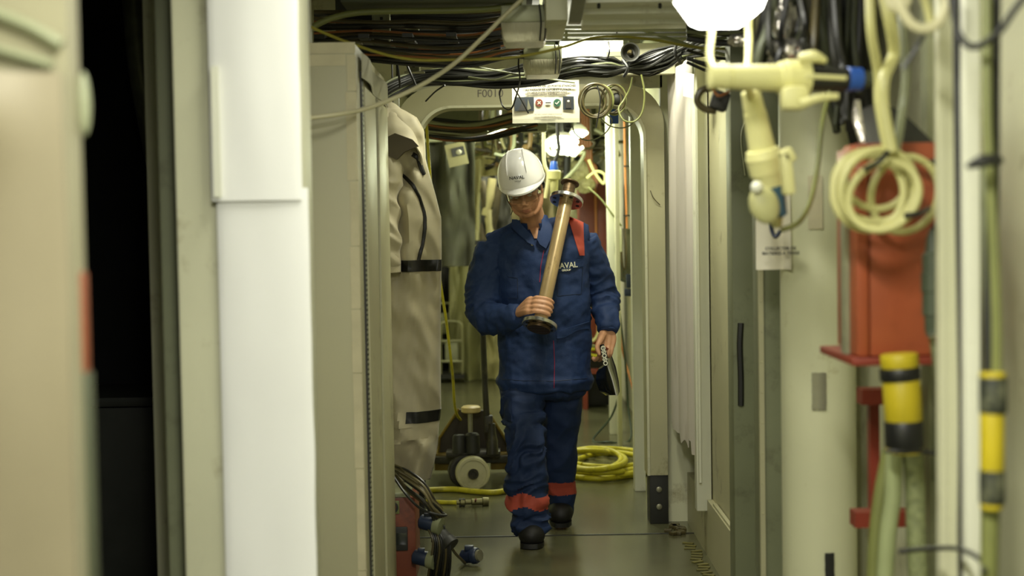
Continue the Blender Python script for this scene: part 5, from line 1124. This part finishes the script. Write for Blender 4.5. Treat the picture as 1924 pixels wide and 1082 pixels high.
def text_on(bv, body_, cx, cy, size_px, ang, m_, par, off=.002, sx=1, nm='lettering', bold=0):
    cu = bpy.data.curves.new(nm, 'FONT'); cu.body = body_; cu.size = size_px; cu.extrude = 0; cu.align_x = 'CENTER'; cu.align_y = 'CENTER'; cu.offset = bold
    o = bpy.data.objects.new('tmp', cu); COL.objects.link(o); dg = bpy.context.evaluated_depsgraph_get()
    me = bpy.data.meshes.new_from_object(o.evaluated_get(dg)); bpy.data.objects.remove(o)
    bm = bmesh.new(); bm.from_mesh(me); bmesh.ops.triangulate(bm, faces=bm.faces); r_ = bmesh.ops.extrude_face_region(bm, geom=list(bm.faces)); bm.verts.index_update()
    ex = {e for e in r_['geom'] if isinstance(e, bmesh.types.BMVert)}
    V = []
    for v in bm.verts:
        x = v.co.x*sx; y = v.co.y; ca, sa = math.cos(rad(ang)), math.sin(rad(ang))
        V.append(hit(bv, cx+x*ca-y*sa*-1*-1, cy-(x*sa+y*ca), off if v in ex else off*.2))
    mb = MB(); mb.add(V, [[v.index for v in f.verts] for f in bm.faces]); bm.free(); bpy.data.meshes.remove(me)
    return mb.build(nm, m_, par, flat=True)
qpatch(bj, [(1066, 405), (1096, 418), (1098, 480), (1089, 480)], 'shoulder_panel', M_coral, jacket, nu=16, nv=24)
qpatch(bj, [(1044, 493), (1092, 487), (1096, 500), (1044, 513)], 'chest_pocket_flap', M_jack, jacket, off=.004, th=.004)
text_on(bj, 'NAVAL', 1063, 499, 14.5, 5, M_white, jacket, off=.010, sx=.95, bold=.35)
text_on(bj, 'GROUP', 1064, 507.5, 5, 4, M_white, jacket, off=.010, bold=.2)
qpatch(bj, [(1046, 622), (1107, 604), (1107, 616), (1046, 636)], 'lower_pocket_flap', M_jack, jacket, off=.006, th=.006, wob=2.5)
seam(bj, [(1046, 514), (1048, 556), (1092, 552), (1095, 502)], .0012, 'pocket_seam', M_dblue, jacket)
seam(bj, [(955, 520), (972, 523), (973, 560), (955, 560)], .0012, 'pocket_seam', M_dblue, jacket)
seam(bj, [(942, 712), (980, 715), (1040, 716), (1104, 711)], .0012, 'hem_seam', M_dblue, jacket)
seam(bj, [(1022, 470), (1016, 500), (1014, 530)], .0018, 'piping', M_pink2, jacket)
seam(bj, [(1040, 640), (1042, 680), (1041, 729)], .0018, 'piping', M_pink2, jacket)
for px, py in ((987, 437), (1000, 459)): p = hit(bj, px, py, .002); MB().lathe(p, (C0-p), [(0, .0065), (.003, .006), (.004, .002)], 14).build('snap_button', M_white, jacket)
# collar: stand plus two flaps
def collar(u, v):
    g = rad(-62+304*u)+math.pi*0; c = NB+(H(0, .03, -.09)-NB)*(.25+.5*v)
    r_ = .080-.006*v
    return c+X((r_*math.sin(g+math.pi)*1.0, r_*.95*math.cos(g+math.pi)*-1*-1, .02*math.cos(g)*0-.006))
cl = MB().sheet(lambda u, v: NB+X((.0, .018, 0))+(X((-.012, -.035, .075)))*v+X(((.082-.008*v)*math.sin(rad(-158+316*u)), (.078-.006*v)*math.cos(rad(-158+316*u)), -.028*(1-abs(2*u-1))*0+.012*math.cos(rad(-158+316*u)))), 40, 8, .007)
cl.build('collar', M_jack, jacket, sharp=60)
def flap(pts, y, nm): return MB().prism([P(px, py, y+dy) for px, py, dy in pts], (0, .007, 0)).build(nm, M_jack, jacket)
def cflap(pts): 
    mb = MB(); c = sum((P(*p) for p in pts), X((0, 0, 0)))/len(pts); f_ = [P(*p) for p in pts]; n = len(f_)
    mb.add(f_+[p+X((0, .012, 0)) for p in f_]+[c+X((0, -.008, 0)), c+X((0, .012, 0))], [(i, (i+1) % n, 2*n) for i in range(n)]+[(n+(i+1) % n, n+i, 2*n+1) for i in range(n)]+[((i+1) % n, i, n+i, n+(i+1) % n) for i in range(n)])
    return mb.build('collar_flap', M_jack, jacket, sharp=70)
cflap([(1017, 403, 6.545), (1028, 404, 6.55), (1037, 425, 6.51), (1034, 450, 6.495), (1026, 467, 6.485), (1014, 459, 6.485), (1009, 449, 6.49), (1018, 425, 6.51)])
cflap([(962, 412, 6.56), (972, 412, 6.53), (986, 428, 6.505), (1000, 442, 6.49), (1006, 462, 6.485), (992, 456, 6.485), (974, 440, 6.50), (960, 426, 6.535)])
MB().tube([P(1013, 404, 6.60), P(1021, 416, 6.555), P(1020, 432, 6.53)], .0035, seg=8).build('collar_lining', M_dred, jacket)
# open neck, skin and dark undershirt showing
qpatch(bj, [(994, 428), (1012, 426), (1009, 448), (1004, 448)], 'neck_skin', M_skin, body, off=.004, th=.004)
# cuffs
for A_, B2, r_ in ((P(960, 592, 6.415), P(980, 590, 6.36), .040), (P(1141, 606, 6.60), P(1142, 624, 6.575), .041)):
    ax = (B2-A_); L = ax.length; pr = []
    for k in range(9): pr.append((L*k/8, r_*(1+.07*(k % 2))*(1-.06*k/8)))
    MB().lathe(A_, ax, pr, 24, cap=True).build('cuff', M_jack, jacket, sharp=80)

# --- trousers
tr = MB()
tr.ring_loft([ringpx(*a_) for a_ in [(670, 944, 1104, .25, 6.69), (720, 942, 1100, .255, 6.69), (738, 944, 1098, .24, 6.69), (746, 950, 1092, .2, 6.70)]])
tr.tube([P(985, 720, 6.67), P(981, 765, 6.62), P(987, 810, 6.54), P(990, 850, 6.49), P(989, 900, 6.49), P(991, 940, 6.50), P(997, 972, 6.51), P(1001, 994, 6.51)], [.100, .092, .080, .073, .081, .086, .083, .070], seg=28)
tr.tube([P(1058, 720, 6.71), P(1056, 765, 6.74), P(1052, 810, 6.78), P(1051, 850, 6.80), P(1052, 900, 6.86), P(1053, 935, 6.90), P(1053, 962, 6.92)], [.094, .090, .079, .075, .070, .066, .064], seg=28)
T_, tn = remesh(tr, .0075, 4, .6)
zm = {}
for i, v in enumerate(T_.v):
    left = v.x < P(1022, 850, 6.6).x
    low = max(0, min(1, (1.0-v.z)/.5))
    if left: w_ = ridge(X((v.x*8+v.z*6, v.y*5, v.z*17-v.x*9+2.5*noise.noise(v*7))), 3)*(.4+.8*low)+.5*fbm(v, 14, 2)+1.2*math.exp(-((v.z-.1)/.05)**2)*ridge(X((v.x*9, v.y*6, v.z*32)), 6)
    else: w_ = .7*ridge(X((v.x*10, v.y*5, v.z*7-v.x*5)), 5)+.4*fbm(v, 14, 4)
    T_.v[i] = v+tn[i]*.018*w_
for k, f in enumerate(T_.f):
    c = sum((T_.v[i] for i in f), X((0, 0, 0)))/len(f)
    if c.x < P(1024, 900, 6.6).x: z0 = .175+.012*math.sin(c.x*40); z1 = z0+.062
    else: z0 = .162; z1 = .228
    if z0 < c.z < z1: T_.m[k] = 1
trou = T_.build('trousers', [M_trou, M_coral], man, sharp=80)
bt = BVHTree.FromPolygons(T_.v, T_.f)
qpatch(bt, [(946, 745), (960, 748), (962, 792), (950, 788)], 'thigh_pocket', M_trou, trou, off=.008, th=.008)
# --- shoes
def shoe(A_, toe, yaw, lift, nm='safety_shoe'):
    R_ = Matrix.Rotation(yaw, 3, 'Z') @ Matrix.Rotation(lift, 3, 'X'); s = MB()
    def q(x, y, z): return toe+R_ @ X((x, y, z))
    s.ball(q(0, .065, .054), (.062, .075, .053), R_, 20, 12); s.ball(q(0, .14, .06), (.056, .085, .056), R_, 20, 12)
    s.ball(q(0, .225, .05), (.04, .055, .047), R_, 20, 12); s.tube([q(0, .225, .06), q(0, .215, .14)], [.046, .048], seg=20, sub=1)
    s.ball(q(0, .15, .085), (.038, .06, .04), R_)
    m_, n_ = remesh(s, .006, 4); sh = m_.build(nm, M_shoe, man, sharp=80)
    so = MB(); pr = [(0, -.008), (.032, .000), (.05, .03), (.055, .08), (.044, .15), (.042, .22), (.034, .27), (0, .284)]
    out = pr+[(-x, y) for x, y in pr[-2:0:-1]]
    so.prism([q(x, y, 0) for x, y in out], R_ @ X((0, 0, .022))); so.build('sole', M_black, sh)
    for k in range(4): MB().tube([q(-.022, .11+k*.022, .092+k*.012), q(0, .104+k*.022, .1+k*.012), q(.022, .11+k*.022, .092+k*.012)], .003, seg=6).build('lace', M_dark, sh)
tz = P(997, 1034, 6.37); tz.z = .004; shoe(ANR, tz, rad(-6), rad(-4))
tz = P(1056, 998, 6.78); tz.z = .012; shoe(ANL, tz, rad(4), rad(8))

# --- hard hat
hm = MB(); rg = []
for k in range(19):
    th = math.pi/2*k/18; zz = .046+.136*math.sin(th); q_ = math.cos(th)**.82
    rg.append([H((.106*q_+.001)*math.cos(g), .012+(.136*q_+.001)*math.sin(g), zz+.006*math.sin(g)*0+.012*max(0, math.sin(g))*0) for g in [2*math.pi*i/48 for i in range(48)]])
helm = None
inner = [[H((.100*math.cos(th)**.82+.001)*math.cos(g), .012+(.130*math.cos(th)**.82+.001)*math.sin(g), .040+.131*math.sin(th)) for g in [2*math.pi*i/48 for i in range(48)]] for th in [math.pi/2*k/10 for k in range(10, -1, -1)]]
hm.ring_loft(inner+rg, cap=False)
helm = hm.build('hard_hat', M_helm, man, sharp=50)
bh = BVHTree.FromPolygons(hm.v, hm.f)
br = MB()
for i in range(48): pass
outl = [H(.108*math.cos(g), .012+(.138 if math.sin(g) > 0 else .138+.03*max(0, -math.sin(g))**2)*math.sin(g), .044-(.012*max(0, -math.sin(g)))) for g in [2*math.pi*i/48 for i in range(48)]]
inn = [H(.099*math.cos(g), .012+.129*math.sin(g), .048) for g in [2*math.pi*i/48 for i in range(48)]]
up = RH @ X((0, 0, .008))
br.ring_loft([inn, [p-up*.5 for p in outl], [p+up*.5 for p in outl], [p+up*.9 for p in inn]], cap=False); br.build('brim', M_helm, helm, sharp=50)
rg = []
for g in [math.pi*i/30 for i in range(31)]:
    zc = math.cos(g); 
for x_ in (-.035, .035): MB().tube([H(x_*(1+.3*math.cos(a_)), .012-.125*math.cos(a_), .060+.122*math.sin(a_)) for a_ in [rad(25+130*k/14) for k in range(15)]], [.001]+[.0032]*13+[.001], seg=8, sub=2).build('crown_ridge', M_helm, helm)
MB().tube([H(-.03, -.112, .082), H(-.036, -.09, .118), H(-.036, -.06, .146)], .0018, seg=6).build('crown_groove', M_alu, helm)
text_on(bh, 'NAVAL', 971, 334, 8.6, 6, M_ink, helm, off=.002, sx=1.05, bold=.1)
text_on(bh, 'GROUP', 973, 340.5, 3.6, 6, M_greyink, helm, off=.002)
# ear muff cradle pad on the side, chin strap, clear glasses
MB().ball(H(.088, .005, .01), (.012, .02, .026), RH).build('side_clip', M_clear, helm)
MB().ball(H(-.106, .0, .04), (.006, .012, .008), RH).build('side_slot', M_dark, helm)
MB().tube([H(-.085, .0, .02), H(-.083, -.01, -.03), H(-.07, -.02, -.075), H(-.085, .01, -.11)], .0018, seg=6).build('chin_strap', M_dark, helm)
g_ = MB(); g_.sheet(lambda u, v: H(.078*math.sin(rad(-80+160*u)), -.005-.104*math.cos(rad(-80+160*u)), -.024+.038*v), 30, 6, .002); gl = g_.build('safety_glasses', M_clear, man)
for s_ in (-1, 1): MB().tube([H(s_*.0775, -.02, .01), H(s_*.083, .03, .006), H(s_*.08, .06, -.01)], .0025, seg=6).build('temple_arm', mat('pale_blue_arm', (150, 170, 190), .3), gl)
MB().tube([H(.078*math.sin(rad(a_)), -.006-.105*math.cos(rad(a_)), .014) for a_ in range(-80, 81, 16)], .0016, seg=6).build('top_rim', mat('pale_blue_arm', (150, 170, 190)), gl)

# --- face shield in his left hand
t = thing('face_shield', 'black curved face shield with white lettering hanging from his left hand', 'face shield', P(1148, 742, 6.48))
M_gb = mat('glossy_black_shell', (12, 12, 12), .12)
def lerp_tab(tab, y):
    for a_, b_ in zip(tab, tab[1:]):
        if a_[0] <= y <= b_[0]: k = (y-a_[0])/(b_[0]-a_[0]); return a_[1]*(1-k)+b_[1]*k
    return tab[-1][1]
RIM = [(650, 1132), (665, 1137), (685, 1141), (715, 1151), (743, 1158)]
RGT = [(650, 1140), (665, 1148), (690, 1157), (715, 1162), (735, 1164), (743, 1160)]
LFT = [(684, 1138), (690, 1127), (700, 1121), (715, 1120), (735, 1127), (743, 1140)]
def rim(py): return P(lerp_tab(RIM, py), py, 6.44)
MB().sheet(lambda u, v: P(lerp_tab(RIM, 650+93*(1-v))*(1-u)+lerp_tab(RGT, 650+93*(1-v))*u, 650+93*(1-v), 6.44+.16*math.sin(u*1.57)), 12, 24, .004).build('shell', M_gb, t)
MB().sheet(lambda u, v: P(lerp_tab(RIM, 686+56*(1-v))*(1-u)+lerp_tab(LFT, 686+56*(1-v))*u, 686+56*(1-v), 6.44+.12*u*u), 12, 16, .003).build('tinted_visor', mat('tinted_visor_plastic', (30, 32, 26), .12, var=.4, scale=14), t)
MB().tube([rim(650+93*k/12) for k in range(13)], .0028, seg=8, sub=2).build('edge_rim', mat('glossy_grey_rim', (190, 190, 184), .15), t)
MB().tube([P(1131, 648, 6.46), P(1135, 664, 6.445), P(1139, 686, 6.435)], [.010, .013, .011], seg=10).build('brow_bar', M_gb, t)
text('OSOSO', .027, P(1136, 668, 6.42), Matrix.Rotation(rad(-98), 3, 'Y') @ Matrix(((1, 0, 0), (0, 0, -1), (0, 1, 0))), M_white, t, bold=.0012)
MB().tube([P(1131, 650, 6.47), P(1140, 655, 6.52), P(1150, 660, 6.56)], .006, seg=8).build('head_band', M_dred, t)
